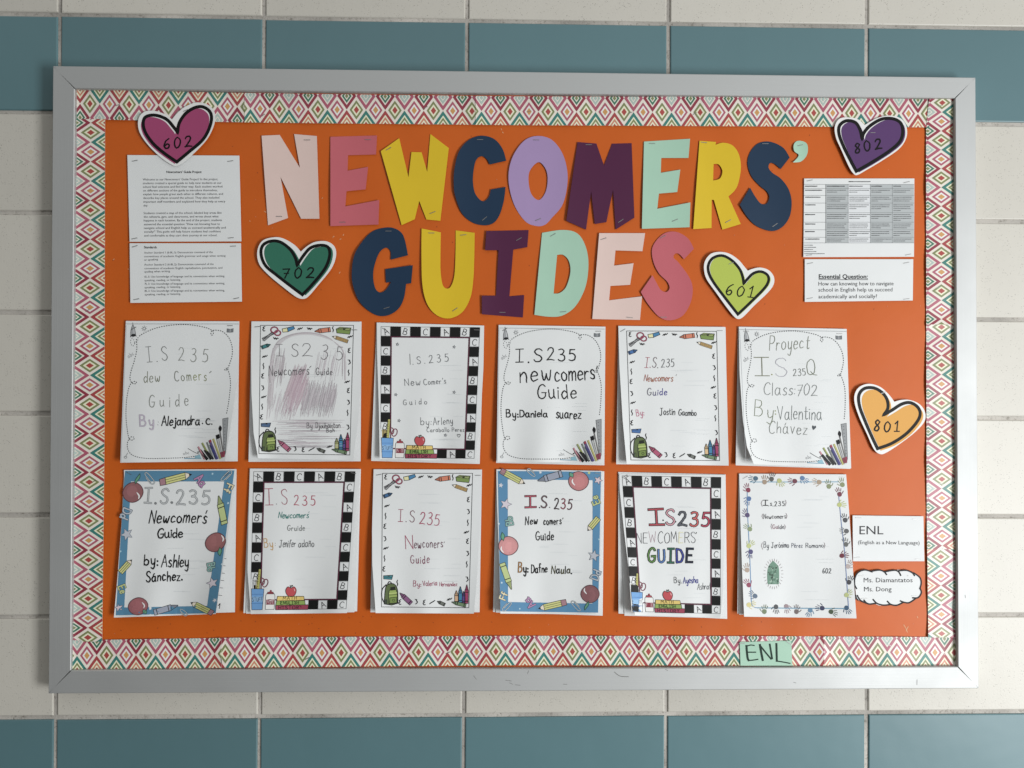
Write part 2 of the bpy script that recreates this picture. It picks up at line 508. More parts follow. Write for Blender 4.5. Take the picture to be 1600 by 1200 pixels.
def block_mat(name, c0, c1, rough, pores, coat):
    m, t, b = principled(name)
    tcn = node(t, 'ShaderNodeTexCoord')
    n = node(t, 'ShaderNodeTexNoise'); n.inputs['Scale'].default_value = 3.0; n.inputs['Detail'].default_value = 4
    mx = node(t, 'ShaderNodeMix', data_type='RGBA'); mx.inputs[6].default_value = c0 + (1,); mx.inputs[7].default_value = c1 + (1,)
    t.links.new(tcn.outputs['Object'], n.inputs['Vector']); t.links.new(n.outputs['Fac'], mx.inputs[0])
    last = mx.outputs[2]
    ge = node(t, 'ShaderNodeNewGeometry'); hv = node(t, 'ShaderNodeHueSaturation')
    mr = node(t, 'ShaderNodeMapRange'); mr.inputs[3].default_value = 0.93; mr.inputs[4].default_value = 1.06
    t.links.new(ge.outputs['Random Per Island'], mr.inputs[0]); t.links.new(mr.outputs[0], hv.inputs['Value']); t.links.new(last, hv.inputs['Color']); last = hv.outputs[0]
    nw = node(t, 'ShaderNodeTexNoise'); nw.inputs['Scale'].default_value = 9; nw.inputs['Detail'].default_value = 2; t.links.new(tcn.outputs['Object'], nw.inputs['Vector'])
    bw = node(t, 'ShaderNodeBump'); bw.inputs['Strength'].default_value = 0.35; bw.inputs['Distance'].default_value = 0.004; t.links.new(nw.outputs['Fac'], bw.inputs['Height'])
    n3 = node(t, 'ShaderNodeTexNoise'); n3.inputs['Scale'].default_value = 260; n3.inputs['Detail'].default_value = 3
    t.links.new(tcn.outputs['Object'], n3.inputs['Vector'])
    if pores:
        vo = node(t, 'ShaderNodeTexVoronoi'); vo.inputs['Scale'].default_value = 250
        n2 = node(t, 'ShaderNodeTexNoise'); n2.inputs['Scale'].default_value = 60; n2.inputs['Detail'].default_value = 3
        t.links.new(tcn.outputs['Object'], vo.inputs['Vector']); t.links.new(tcn.outputs['Object'], n2.inputs['Vector'])
        ra = node(t, 'ShaderNodeMapRange'); ra.inputs[1].default_value = 0.10; ra.inputs[2].default_value = 0.26; ra.inputs[3].default_value = 1; ra.inputs[4].default_value = 0
        rb = node(t, 'ShaderNodeMapRange'); rb.inputs[1].default_value = 0.44; rb.inputs[2].default_value = 0.58
        t.links.new(vo.outputs['Distance'], ra.inputs[0]); t.links.new(n2.outputs['Fac'], rb.inputs[0])
        mu = node(t, 'ShaderNodeMath', operation='MULTIPLY'); t.links.new(ra.outputs[0], mu.inputs[0]); t.links.new(rb.outputs[0], mu.inputs[1])
        mu2 = node(t, 'ShaderNodeMath', operation='MULTIPLY'); mu2.inputs[1].default_value = pores; t.links.new(mu.outputs[0], mu2.inputs[0])
        mp = node(t, 'ShaderNodeMix', data_type='RGBA'); mp.inputs[7].default_value = (0.16, 0.145, 0.12, 1)
        t.links.new(mu2.outputs[0], mp.inputs[0]); t.links.new(last, mp.inputs[6]); last = mp.outputs[2]
    t.links.new(last, b.inputs['Base Color'])
    bp = node(t, 'ShaderNodeBump'); bp.inputs['Strength'].default_value = 0.25 if pores else 0.05; bp.inputs['Distance'].default_value = 0.001
    t.links.new(n3.outputs['Fac'], bp.inputs['Height']); t.links.new(bw.outputs[0], bp.inputs['Normal']); t.links.new(bp.outputs[0], b.inputs['Normal'])
    b.inputs['Roughness'].default_value = rough
    b.inputs['Coat Weight'].default_value = coat; b.inputs['Coat Roughness'].default_value = 0.46
    b.inputs['Specular IOR Level'].default_value = 0.45
    return m


def grout_mat():
    m, t, b = principled('grout')
    tcn = node(t, 'ShaderNodeTexCoord')
    n = node(t, 'ShaderNodeTexNoise'); n.inputs['Scale'].default_value = 170; n.inputs['Detail'].default_value = 6; n.inputs['Roughness'].default_value = 0.7
    r = node(t, 'ShaderNodeValToRGB')
    r.color_ramp.elements[0].position = 0.33; r.color_ramp.elements[0].color = (0.26, 0.235, 0.20, 1)
    r.color_ramp.elements[1].position = 0.47; r.color_ramp.elements[1].color = (0.52, 0.485, 0.44, 1)
    t.links.new(tcn.outputs['Object'], n.inputs['Vector']); t.links.new(n.outputs['Fac'], r.inputs[0])
    n5 = node(t, 'ShaderNodeTexNoise'); n5.inputs['Scale'].default_value = 6; n5.inputs['Detail'].default_value = 5
    r5 = node(t, 'ShaderNodeMapRange'); r5.inputs[1].default_value = .35; r5.inputs[2].default_value = .65; r5.inputs[3].default_value = 0.62; r5.inputs[4].default_value = 1.08
    h5 = node(t, 'ShaderNodeHueSaturation'); t.links.new(tcn.outputs['Object'], n5.inputs['Vector']); t.links.new(n5.outputs['Fac'], r5.inputs[0]); t.links.new(r5.outputs[0], h5.inputs['Value']); t.links.new(r.outputs[0], h5.inputs['Color'])
    t.links.new(h5.outputs[0], b.inputs['Base Color'])
    bp = node(t, 'ShaderNodeBump'); bp.inputs['Strength'].default_value = 0.7; bp.inputs['Distance'].default_value = 0.002
    t.links.new(n.outputs['Fac'], bp.inputs['Height']); t.links.new(bp.outputs[0], b.inputs['Normal'])
    b.inputs['Roughness'].default_value = 0.85
    return m


CREAM = block_mat('glazed_cream_block', (0.545, 0.515, 0.455), (0.60, 0.57, 0.51), 0.5, 0.75, 0.25)
TEAL = block_mat('glazed_teal_block', (0.090, 0.176, 0.194), (0.104, 0.197, 0.218), 0.46, 0, 0.28)
GROUT = grout_mat()

VJ = [(-863, -872), (-545, -552), (-226, -233), (93, 85.7), (412, 404.5), (730, 724), (1045, 1040.5), (1354.5, 1354), (1671, 1672), (1988, 1990), (2305, 2308)]
HJ = [(-604, -570), (-447, -416), (-290, -262), (-133, -108), (21, 44.5), (175, 194), (332, 346), (488, 499), (646, 654), (805, 807), (964.5, 961), (1122.5, 1112), (1280, 1264), (1438, 1416), (1596, 1568), (1754, 1720)]


def vx(i, y):
    a, b = VJ[i]; return a + (b - a) * y / 1200.0


def hy(j, x):
    a, b = HJ[j]; return a + (b - a) * x / 1600.0


def cross(i, j):
    x = VJ[i][0]
    for _ in range(4): x = vx(i, hy(j, x))
    return (x, hy(j, x))


V = []; F = []; MI = []
for i in range(len(VJ) - 1):
    for j in range(len(HJ) - 1):
        a, b, c, d = cross(i, j), cross(i + 1, j), cross(i + 1, j + 1), cross(i, j + 1)
        teal = j in (4, 11)
        ins = [(2.9, 3.0), (-2.9, 3.0), (-2.9, -3.0), (2.9, -3.0)]
        f0 = R_.uniform(-0.0004, 0.0004)
        n0 = len(V)
        for (p, s_) in zip((a, b, c, d), ins):
            jx = R_.uniform(-.6, .6); jy = R_.uniform(-.6, .6)
            q = at(p[0] + s_[0] + jx, p[1] + s_[1] + jy, 0)
            sx = 1 if s_[0] > 0 else -1; sz = -1 if s_[1] > 0 else 1
            V += [q + Vector((sx * 0.0022, f0, sz * 0.0022)), q + Vector((sx * 0.0007, f0 + 0.0007, sz * 0.0007)), q + Vector((0, f0 + 0.0022, 0)), q + Vector((0, 0.008, 0))]
        F.append([n0, n0 + 12, n0 + 8, n0 + 4][::1]); MI.append(1 if teal else 0)
        for k in range(4):
            k2 = (k + 1) % 4
            for l in range(3):
                F.append([n0 + 4 * k + l, n0 + 4 * k2 + l, n0 + 4 * k2 + l + 1, n0 + 4 * k + l + 1]); MI.append(1 if teal else 0)
n0 = len(V)
x0, x1 = min(v.x for v in V) - .01, max(v.x for v in V) + .01
z0, z1 = min(v.z for v in V) - .01, max(v.z for v in V) + .01
NX, NZ = 2, 2
V += [Vector((x0, 0.0028, z0)), Vector((x1, 0.0028, z0)), Vector((x1, 0.0028, z1)), Vector((x0, 0.0028, z1))]
F.append([n0, n0 + 1, n0 + 2, n0 + 3]); MI.append(2)
wall = mesh_obj('wall', V, F, [CREAM, TEAL, GROUT], MI)
tag(wall, kind='structure')

# ================================================================ BULLETIN BOARD
D_FRAME, D_BOARD = 0.034, 0.0215


def alu_mat(name, horizontal):
    m, t, b = principled(name)
    tcn = node(t, 'ShaderNodeTexCoord'); mp = node(t, 'ShaderNodeMapping')
    mp.inputs['Scale'].default_value = (3, 900, 900) if horizontal else (900, 900, 3)
    n = node(t, 'ShaderNodeTexNoise'); n.inputs['Scale'].default_value = 1; n.inputs['Detail'].default_value = 4
    t.links.new(tcn.outputs['Object'], mp.inputs[0]); t.links.new(mp.outputs[0], n.inputs['Vector'])
    n2 = node(t, 'ShaderNodeTexNoise'); n2.inputs['Scale'].default_value = 7; n2.inputs['Detail'].default_value = 4
    t.links.new(tcn.outputs['Object'], n2.inputs['Vector'])
    rr = node(t, 'ShaderNodeMapRange'); rr.inputs[3].default_value = 0.58; rr.inputs[4].default_value = 0.76
    t.links.new(n2.outputs['Fac'], rr.inputs[0]); t.links.new(rr.outputs[0], b.inputs['Roughness'])
    bp = node(t, 'ShaderNodeBump'); bp.inputs['Strength'].default_value = 0.3; bp.inputs['Distance'].default_value = 0.0006
    t.links.new(n.outputs['Fac'], bp.inputs['Height']); t.links.new(bp.outputs[0], b.inputs['Normal'])
    b.inputs['Base Color'].default_value = (0.54, 0.545, 0.54, 1)
    b.inputs['Metallic'].default_value = 0.8
    return m


ALU_H, ALU_V = alu_mat('brushed_aluminium_rail', True), alu_mat('brushed_aluminium_stile', False)
METAL_STAPLE, _t, _b = principled('staple_wire')
_b.inputs['Base Color'].default_value = (0.30, 0.295, 0.29, 1); _b.inputs['Metallic'].default_value = 0.9; _b.inputs['Roughness'].default_value = 0.5

OUT = [(82.5, 103), (1524.5, 121), (1529.5, 1075.7), (75.5, 1083.8)]
INN = [(116.5, 138.5), (1492.5, 153), (1497, 1042), (110.5, 1048)]
board_anchor = at(803, 1080, 0)
board = bpy.data.objects.new('bulletin_board', None); COL.objects.link(board); board.location = board_anchor
tag(board, 'large wall bulletin board with a mitred brushed aluminium frame', 'bulletin board')
for k in range(4):
    k2 = (k + 1) % 4
    o1, o2 = at(*OUT[k], D_FRAME), at(*OUT[k2], D_FRAME)
    i1, i2 = at(*INN[k], D_FRAME), at(*INN[k2], D_FRAME)
    g = (o2 - o1).normalized() * 0.0006
    o1, i1, o2, i2 = o1 + g, i1 + g, o2 - g, i2 - g
    inw = ((i1 + i2) * .5 - (o1 + o2) * .5).normalized()
    b1 = 0.0012
    prof = [(o1, o2, Vector((0, D_FRAME - 0.001, 0))), (o1, o2, Vector((0, b1, 0))), (o1 + inw * b1, o2 + inw * b1, Vector((0, 0, 0))),
            (i1 - inw * b1, i2 - inw * b1, Vector((0, 0, 0))), (i1, i2, Vector((0, b1, 0))), (i1, i2, Vector((0, D_FRAME - D_BOARD + 0.002, 0)))]
    V = []; F = []
    for (p, q, off) in prof: V += [p + off, q + off]
    for r in range(len(prof) - 1): F.append([2 * r, 2 * r + 1, 2 * r + 3, 2 * r + 2][::-1])
    F.append([0, 2, 4, 6, 8, 10]); F.append([11, 9, 7, 5, 3, 1])
    mesh_obj('frame_rail', V, F, [ALU_H if k % 2 == 0 else ALU_V], None, board, board_anchor)
# panel behind the papers
p = [at(*q, D_BOARD) for q in INN]
ctr = sum(p, Vector()) / 4
p = [q + (q - ctr).normalized() * 0.012 for q in p]
for q in p: q.y = -(D_BOARD - 0.0008)
p += [Vector((q.x, -0.001, q.z)) for q in p]
mesh_obj('backing_panel', p, [[3, 2, 1, 0], [4, 5, 6, 7], [0, 1, 5, 4], [1, 2, 6, 5], [2, 3, 7, 6], [3, 0, 4, 7]],
         [paper('board_fibre', (0.33, 0.24, 0.15), 0.9)], None, board, board_anchor)
# small scratches and scuffs on the lower rail
I = Ink(lambda x, y: D_FRAME - 0.0001)
I.layer('scratch')
I.curve([(960, 1050), (966, 1055), (972, 1057), (982, 1057.5)], 0.8, (95, 92, 88))
for (x, y, l, a) in ((826, 1048, 5, 1.9), (790, 1063, 9, .1), (796, 1067, 6, .4), (740, 1056, 7, .9), (805, 1070, 8, .1), (1433, 1062, 8, 1.6), (1040, 1046, 4, .5), (1240, 1066, 4, .3), (880, 1069, 6, .05), (1508, 930, 4, 1.4)):
    I.stroke([(x, y), (x + l * math.cos(a), y + l * math.sin(a))], 0.7, (125, 124, 122))
I.build(board, board_anchor)

# ---------------- orange backing paper
ORANGE = paper('orange_poster_paper', (0.56, 0.108, 0.011), 0.50, 0.28, 0.05, 0.25, 14)


def back_depth(x, y):
    return D_BOARD + 0.0010 + 0.0004 * math.sin(x * 0.013 + 1.3 * math.sin(y * 0.007)) * math.sin(y * 0.011 + 0.4) + 0.0006 * math.sin(x * 0.055 + 2 * math.sin(x * 0.011) + 0.7 * math.sin(y * 0.012)) * (0.4 + 0.6 * math.sin(y * 0.009 + x * 0.002) ** 2)


p = [(114, 136.5), (1495, 151), (1499, 1044.5), (108, 1050)]
bo, ba = card('backing_paper', [p], back_depth, ORANGE, None, None, 0.0003, 13)
for f in bo.data.polygons: f.use_smooth = True
tag(bo, 'plain orange poster paper covering the middle of the board', 'backing paper')
I = Ink(back_depth); I.layer('pale_scuff')
for q in ([(1412, 976), (1415, 981), (1418, 988)], [(1419, 979), (1417, 983), (1416, 986)], [(1433, 963), (1434, 965.5)], [(785, 206), (786.5, 208)], [(783, 201), (784, 203)], [(413, 330), (416, 332)], [(520, 371), (522, 369)], [(531, 374), (533, 373)], [(955, 196.5), (958, 198)], [(536, 368), (537, 366)], [(530, 427), (531.5, 425)], [(177, 406), (178.5, 404.5)], [(200, 420), (201, 421)], [(390, 345), (391, 346)], [(503, 310), (504, 309)]):
    I.stroke(q, 0.9, (225, 165, 110))
for _ in range(130):
    x = R_.uniform(170, 1440); y = R_.choice((R_.uniform(205, 500), R_.uniform(960, 990), R_.uniform(205, 480)))
    a = R_.uniform(0, 3); I.stroke([(x, y), (x + math.cos(a) * 1.2, y + math.sin(a) * 1.2)], 0.7, R_.choice(((120, 45, 12), (215, 120, 70))))
I.build(bo, ba)

# ---------------- patterned border strips
PAL = dict(bg=(222, 214, 203), dred=(150, 28, 58), pink=(178, 72, 100), olive=(128, 136, 78), core=(176, 52, 44), oran=(208, 146, 62), teal=(38, 126, 116), green=(46, 122, 92), mint=(168, 190, 180), red=(172, 48, 52), cream=(238, 226, 190), salm=(208, 128, 92), white=(232, 226, 220))
TRIM_WHITE = paper('border_strip_paper', tuple(lin(c) / 0.92 for c in PAL['bg']), 0.42, 0.46, 0.02, 0, 40)


def clip01(P):
    """clip a polygon in (s,t) to 0<=t<=1"""
    for lo_, sg in ((0.0, 1), (1.0, -1)):
        Q = []
        for i in range(len(P)):
            a, b = P[i - 1], P[i]
            fa, fb = (a[1] - lo_) * sg, (b[1] - lo_) * sg
            if (fa >= 0) != (fb >= 0):
                u = fa / (fa - fb); Q.append((a[0] + (b[0] - a[0]) * u, a[1] + (b[1] - a[1]) * u))
            if fb >= 0: Q.append(b)
        P = Q
        if len(P) < 3: return []
    return P


def clips(P, s0, s1):
    P = [(p[1], p[0]) for p in P]
    P = [((p[0]), (p[1] - s0) / (s1 - s0)) for p in P]
    P = clip01(P)
    return [(s0 + p[1] * (s1 - s0), p[0]) for p in P]


def trim(label, s0, s1, e0, e1, vertical, phase, pitch, flip, lift):
    """one printed strip: e0(s) and e1(s) give its two long edges in photo pixels"""
    def pt(s, t):
        a, b = e0(s), e1(s); v = a + (b - a) * t
        return (v, s) if vertical else (s, v)
    ph_ = s0 * 0.37

    def dep(x, y):
        q = y if vertical else x
        e = max(0, 1 - min(q - s0, s1 - q) / 22.0)
        return D_BOARD + 0.0030 + lift + 0.0009 * math.sin(q * 0.047 + ph_) + 0.0003 * math.sin(q * 0.11 + ph_ * 2) + 0.0012 * e * e
    N = max(2, int((s1 - s0) / 40))
    lp = [pt(s0 + (s1 - s0) * k / N, 0) for k in range(N + 1)] + [pt(s1 - (s1 - s0) * k / N, 1) for k in range(N + 1)]
    o, an = card('border_strip', [lp], dep, TRIM_WHITE, None, None, 0.0006, 11)
    tag(o, label, 'border strip', 'diamond patterned border strips round the board')
    I = Ink(dep, None, 60); I.layer('printed_diamond_pattern'); I.gloss = True

    def ring(sc, tc_, hs, ht, o_, i_, rgb, lvl):
        A = [(sc, tc_ - ht), (sc + hs, tc_), (sc, tc_ + ht), (sc - hs, tc_)]
        for q in range(4):
            a, b = A[q], A[(q + 1) % 4]
            f = lambda p, k: (sc + (p[0] - sc) * k, tc_ + (p[1] - tc_) * k)
            P = [f(a, o_), f(b, o_), f(b, i_), f(a, i_)] if i_ > 0 else [f(a, o_), f(b, o_), (sc, tc_)]
            P = clips(clip01(P), s0, s1) if clip01(P) else []
            if len(P) < 3: continue
            Q = [pt(*p) for p in P]
            I._add(Q, face_cam(Q, [list(range(len(Q)))]), PAL[rgb], lvl)
    k0 = int((s0 - phase) / pitch) - 1; k1 = int((s1 - phase) / pitch) + 2
    for k in range(k0, k1 + 1):
        c = phase + k * pitch
        A_ = k % 2 == 0
        tm = 0.53 if not flip else 0.47
        hs, ht = pitch * 0.5, 0.47
        # middle row
        ring(c, tm, hs, ht, .70, .47, 'olive' if A_ else 'pink', 1); ring(c, tm, hs, ht, .47, .28, 'cream' if A_ else 'white', 1.5); ring(c, tm, hs, ht, .28, 0, 'core' if A_ else 'oran', 1)
        up, dnn = (tm - ht, tm + ht) if not flip else (tm + ht, tm - ht)
        s2 = c + pitch * 0.5
        B_ = (k % 2 == 0)
        # outer row
        ring(s2, up, hs, ht, .98, .66, 'dred' if not B_ else 'pink', 1); ring(s2, up, hs, ht, .50, .30, 'green' if not B_ else 'mint', 1); ring(s2, up, hs, ht, .17, 0, 'olive' if not B_ else 'mint', 1)
        ring(s2, dnn, hs, ht, .98, .66, 'red' if not B_ else 'teal', 1); ring(s2, dnn, hs, ht, .66, .50, 'cream', 1.5); ring(s2, dnn, hs, ht, .50, .30, 'salm' if not B_ else 'olive', 1); ring(s2, dnn, hs, ht, .30, .15, 'cream', 1.5); ring(s2, dnn, hs, ht, .15, 0, 'core', 1)
    I.build(o, an)
    return o, an, dep


def lin_e(*pts): return lambda s: interp(list(pts), s, 0, 1)


TI = lin_e((117, 140), (400, 145.5), (800, 150.5), (1200, 151.5), (1452, 153.5)); TO = lin_e((117, 186), (400, 191.5), (800, 195.5), (1200, 197.5), (1452, 199))
BI = lin_e((111, 1000.5), (400, 996), (800, 993.5), (1200, 994), (1496, 995.5)); BO = lin_e((111, 1046), (400, 1043), (800, 1039.5), (1200, 1040), (1496, 1041))
LI = lin_e((185, 117), (480, 114.5), (700, 114), (1003, 112)); LO = lin_e((185, 164), (480, 163.5), (700, 163), (1003, 159.5))
RI = lin_e((153, 1452), (199, 1447), (600, 1447.5), (800, 1448), (996, 1450.5)); RO = lin_e((153, 1491), (199, 1491.5), (600, 1492.3), (800, 1493), (996, 1495))
strips = [
 ('top border strip at the left corner behind the pink heart', 117, 382, TI, TO, False, 140.5, 30.7, True, .0008),
 ('top border strip above the white N and pink E', 382, 743, TI, TO, False, 436.5, 30.1, False, .0004),
 ('top border strip above the purple M', 743, 1100, TI, TO, False, 797, 29.7, False, .0008),
 ('top border strip ending behind the purple heart', 1100, 1452, TI, TO, False, 1094, 29.6, False, .0004),
 ('long left border strip beside the project description', 186, 1002.5, LI, LO, True, 207, 30.35, False, 0),
 ('right border strip beside the rubric sheet', 154, 507, RI, RO, True, 160.5, 29.4, False, .001),
 ('right border strip beside the orange heart', 507, 858, RI, RO, True, 511, 29.7, False, .0004),
 ('right border strip beside the ENL sign', 858, 996, RI, RO, True, 870, 30.0, True, .0008),
 ('bottom border strip at the left corner below the apple booklet', 111, 346, BI, BO, False, 166.5, 30.7, False, .0008),
 ('bottom border strip below the lower middle booklets', 346, 838, BI, BO, False, 352, 30.2, False, .0004),
 ('bottom border strip partly under the green note', 838, 1288, BI, BO, False, 835, 29.7, False, .0008),
 ('bottom border strip at the right corner below the cloud sign', 1288, 1496, BI, BO, False, 1312, 29.8, False, .0004),
]
made = [trim(*s_) for s_ in strips]
for (k, x, y, a) in ((0, 184, 164, -.3), (0, 380, 166, -1.5), (1, 411, 180, -.6), (1, 665, 168, -.5), (2, 827, 174, -.3), (2, 985, 176, -.3), (2, 1086, 177, -.6), (3, 1235, 172, -.5), (4, 137, 485, -.6), (4, 147, 752, -.5),
                   (5, 1470, 165, -.2), (5, 1466, 449, -.4), (6, 1471, 756, .3), (8, 346, 1033, 1.5), (9, 480, 1029, -.5), (9, 700, 1020, -.4), (10, 935, 1018, -.4), (11, 1390, 1008, .6), (11, 1474, 1021, .5)):
    o, an, dep = made[k]; staple(o, an, x, y, dep(x, y), a, 8)

# ================================================================ BIG CUT-OUT LETTERS
z6 = zoomed(380, 200, 4); z7 = zoomed(780, 200, 4); z4 = zoomed(1200, 0, 4)


def Z(f, pts): return [f(p) for p in pts]


LET = []
LET.append(('N', 'pale pink letter N starting the top headline word', 'palepink', [Z(z6, C((115, 48), (228, 43), (355, 250), (318, 38), (460, 50), (476, 567), (362, 567), (233, 305), (280, 562), (155, 608)))], [(480, 218.5, 0), (436, 338, 0)]))
LET.append(('E', 'dusty pink letter E between the pale N and the yellow W', 'pink', [Z(z6, C((545, 55), (836, 47), (830, 165), (655, 170), (652, 267), (780, 243), (765, 383), (645, 395), (638, 490), (850, 450), (845, 603), (545, 613)))], [(575, 218, 0), (535, 347, 0)]))
LET.append(('W', 'yellow letter W in the top headline', 'yellow', [Z(z6, C((860, 145), (975, 63), (1033, 308), (1052, 150), (1115, 152), (1150, 275), (1170, 38), (1285, 125), (1232, 580), (1145, 572), (1100, 455), (1072, 570), (990, 607)))], [(607, 232.5, -.5), (676, 332, -.4)]))
LET.append(('C', 'navy blue letter C between the yellow W and the lavender O', 'navy', [[(791, 251, 1), (785, 232), (772, 217), (752, 212), (732, 219), (717, 237), (710, 265), (709, 287), (711, 305), (721, 332), (737, 347), (755, 352), (770, 349), (780, 337), (787, 315), (790, 292, 1), (767, 296, 1), (764, 307), (757, 314), (750, 312), (742, 301), (739, 284), (740, 266), (744, 250), (752, 244), (760, 248), (765, 257, 1)]], [(750, 218, 0), (757, 341.5, -.7)]))
LET.append(('O', 'lavender letter O in the top headline', 'lavender', [Z(z7, [(235, 50), (330, 75), (400, 170), (428, 310), (400, 470), (330, 560), (285, 605), (230, 612), (160, 580), (90, 470), (58, 320), (80, 190), (150, 85)]), Z(z7, [(245, 213), (290, 255), (303, 320), (290, 400), (250, 450), (205, 420), (185, 350), (190, 270)])], [(838, 218.5, 0), (841, 343, -.4)]))
LET.append(('M', 'dark purple letter M in the top headline', 'purple', [Z(z7, C((490, 88), (608, 97), (655, 235), (705, 98), (828, 95), (845, 560), (728, 635), (712, 385), (670, 588), (597, 600), (575, 395), (543, 635), (420, 580)))], [(970, 345, -.6), (920, 226, 0)]))
LET.append(('E', 'mint green letter E between the purple M and the yellow R', 'mint', [Z(z7, C((905, 85), (1193, 67), (1183, 187), (1013, 187), (1010, 280), (1132, 260), (1113, 400), (998, 410), (988, 505), (1195, 465), (1190, 620), (892, 630)))], [(1019, 224, 0), (1055, 344, -.4)]))
LET.append(('R', 'yellow letter R in the top headline', 'yellow', [Z(z7, [(1252, 80, 1), (1355, 87, 1), (1352, 105, 1), (1400, 92), (1460, 110), (1500, 170), (1510, 260), (1485, 370), (1433, 428, 1), (1510, 600, 1), (1395, 635, 1), (1342, 450, 1), (1328, 448, 1), (1327, 625, 1), (1213, 632, 1)]), Z(z7, [(1340, 225, 1), (1372, 228), (1395, 268), (1380, 315), (1337, 328, 1)])], [(1100, 222.5, .1), (1138, 345.5, -.5)]))
LET.append(('S', 'navy blue letter S ending the top headline word', 'navy', [[(1234, 246, 1), (1225, 232), (1212, 224), (1198, 221), (1183, 225), (1172, 238), (1168, 255), (1174, 275), (1187, 290), (1198, 299), (1202, 308), (1198, 318), (1189, 318), (1180, 307), (1172, 293, 1), (1156, 320, 1), (1167, 338), (1182, 353), (1205, 361), (1222, 355), (1234, 338), (1237, 315), (1232, 295), (1220, 279), (1207, 270), (1201, 262), (1203, 255), (1210, 256), (1220, 264, 1)]], [(1196, 224.5, 0), (1211, 351.5, -.6)]))
LET.append(("'", 'small mint green apostrophe after the navy S', 'mint', [Z(z4, [(160, 910), (175, 885), (205, 880), (240, 895), (250, 930), (240, 975), (205, 1010), (155, 1015, 1), (185, 985), (190, 965), (165, 945)])], [(1250, 227, -.2)]))
LET.append(('G', 'navy blue letter G starting the lower headline word', 'navy', [Z(z6, [(870, 625), (940, 625), (1000, 670), (1030, 795, 1), (922, 823, 1), (920, 770), (890, 748), (850, 780), (820, 860), (812, 930), (825, 1000), (855, 1028), (890, 1012), (925, 962, 1), (893, 967, 1), (888, 882, 1), (1060, 857, 1), (1050, 970, 1), (1018, 975, 1), (1005, 1060), (970, 1130), (900, 1172), (820, 1165), (730, 1090), (685, 980), (680, 880), (700, 780), (760, 690), (810, 645)])], [(607, 361, 0), (604, 481, -.3)]))
LET.append(('U', 'yellow letter U in the lower headline', 'yellow', [Z(z6, [(1115, 628, 1), (1235, 652, 1), (1233, 780), (1234, 900), (1247, 980), (1270, 1003), (1298, 990), (1320, 920), (1327, 780), (1328, 640, 1), (1447, 655, 1), (1444, 820), (1438, 950), (1420, 1060), (1370, 1150), (1290, 1190), (1210, 1170), (1150, 1100), (1120, 980), (1114, 800)])], [(674, 364, 0), (724, 367, -.1), (711, 483.5, -.6)]))
LET.append(('I', 'dark purple letter I between the yellow U and the mint D', 'purple', [C((760, 361), (826, 359.5), (824, 386), (802, 390), (796, 463), (819, 461), (817, 496), (753, 491), (753, 462), (775, 462), (779, 391), (758, 391))], [(811, 373.5, -.5), (785, 488, 0)]))
LET.append(('D', 'mint green letter D in the lower headline', 'mint', [Z(z7, [(268, 655, 1), (400, 637), (490, 660), (540, 740), (558, 850), (540, 990), (480, 1110), (400, 1170), (320, 1180), (220, 1168, 1)]), Z(z7, [(362, 793, 1), (400, 793), (435, 830), (445, 900), (420, 990), (380, 1030), (340, 1035, 1)])], [(864, 367, -.5), (880, 487, -.1)]))
LET.append(('E', 'pale pink letter E next to the last pink S', 'palepink', [Z(z7, C((625, 657), (912, 657), (895, 770), (727, 765), (718, 860), (840, 845), (818, 980), (695, 987), (687, 1077), (893, 1052), (880, 1200), (582, 1194)))], [(943, 373, -.3), (984, 496, .1)]))
LET.append(('S', 'dusty pink letter S ending the lower headline word', 'pink', [Z(z7, [(1217, 755, 1), (1180, 690), (1110, 650), (1040, 655), (985, 700), (955, 760), (965, 840), (1000, 910), (1050, 960), (1065, 1000), (1045, 1025), (1010, 1012), (985, 970), (958, 920, 1), (885, 1025, 1), (930, 1100), (1000, 1180), (1070, 1202), (1150, 1170), (1200, 1080), (1208, 990), (1180, 920), (1120, 840), (1090, 810), (1100, 785), (1125, 788), (1155, 820, 1)])], [(1036, 370, -.5), (1037, 495.5, 0)]))
LC = dict(palepink=(0.72, 0.55, 0.50), pink=(0.52, 0.125, 0.15), yellow=(0.68, 0.47, 0.022), navy=(0.010, 0.031, 0.068), lavender=(0.37, 0.26, 0.46), purple=(0.075, 0.012, 0.048), mint=(0.38, 0.58, 0.45))
for n_, (ch, label, cn, loops, stp) in enumerate(LET):
    loops = [outline(l, 6) for l in loops]
    xs = [p[0] for p in loops[0]]; ys = [p[1] for p in loops[0]]
    cx, cy = (min(xs) + max(xs)) / 2, (min(ys) + max(ys)) / 2; hh = (max(ys) - min(ys)) / 2; hw = (max(xs) - min(xs)) / 2
    bx, by = R_.uniform(-.6, .6), R_.uniform(-1, 1)

    def dep(x, y, cx=cx, cy=cy, hh=hh, hw=hw, bx=bx, by=by):
        u, v = (x - cx) / hw, (y - cy) / hh
        return D_BOARD + 0.0030 + 0.0017 * (u * u * (1 + bx * u)) + 0.0009 * math.cos(v * 2.2 + by) * (1 - 0.3 * u)
    m = paper('card_' + cn, LC[cn], 0.48, 0.3, 0.04, 0.12, 20)
    o, an = card('cutout_letter', loops, dep, m, None, None, 0.0007, 9)
    for f in o.data.polygons:
        if f.material_index == 0: f.use_smooth = True
    tag(o, label, 'letter', 'cut-out headline letters')
    for (x, y, a) in stp: staple(o, an, x, y, dep(x, y), a, 11)

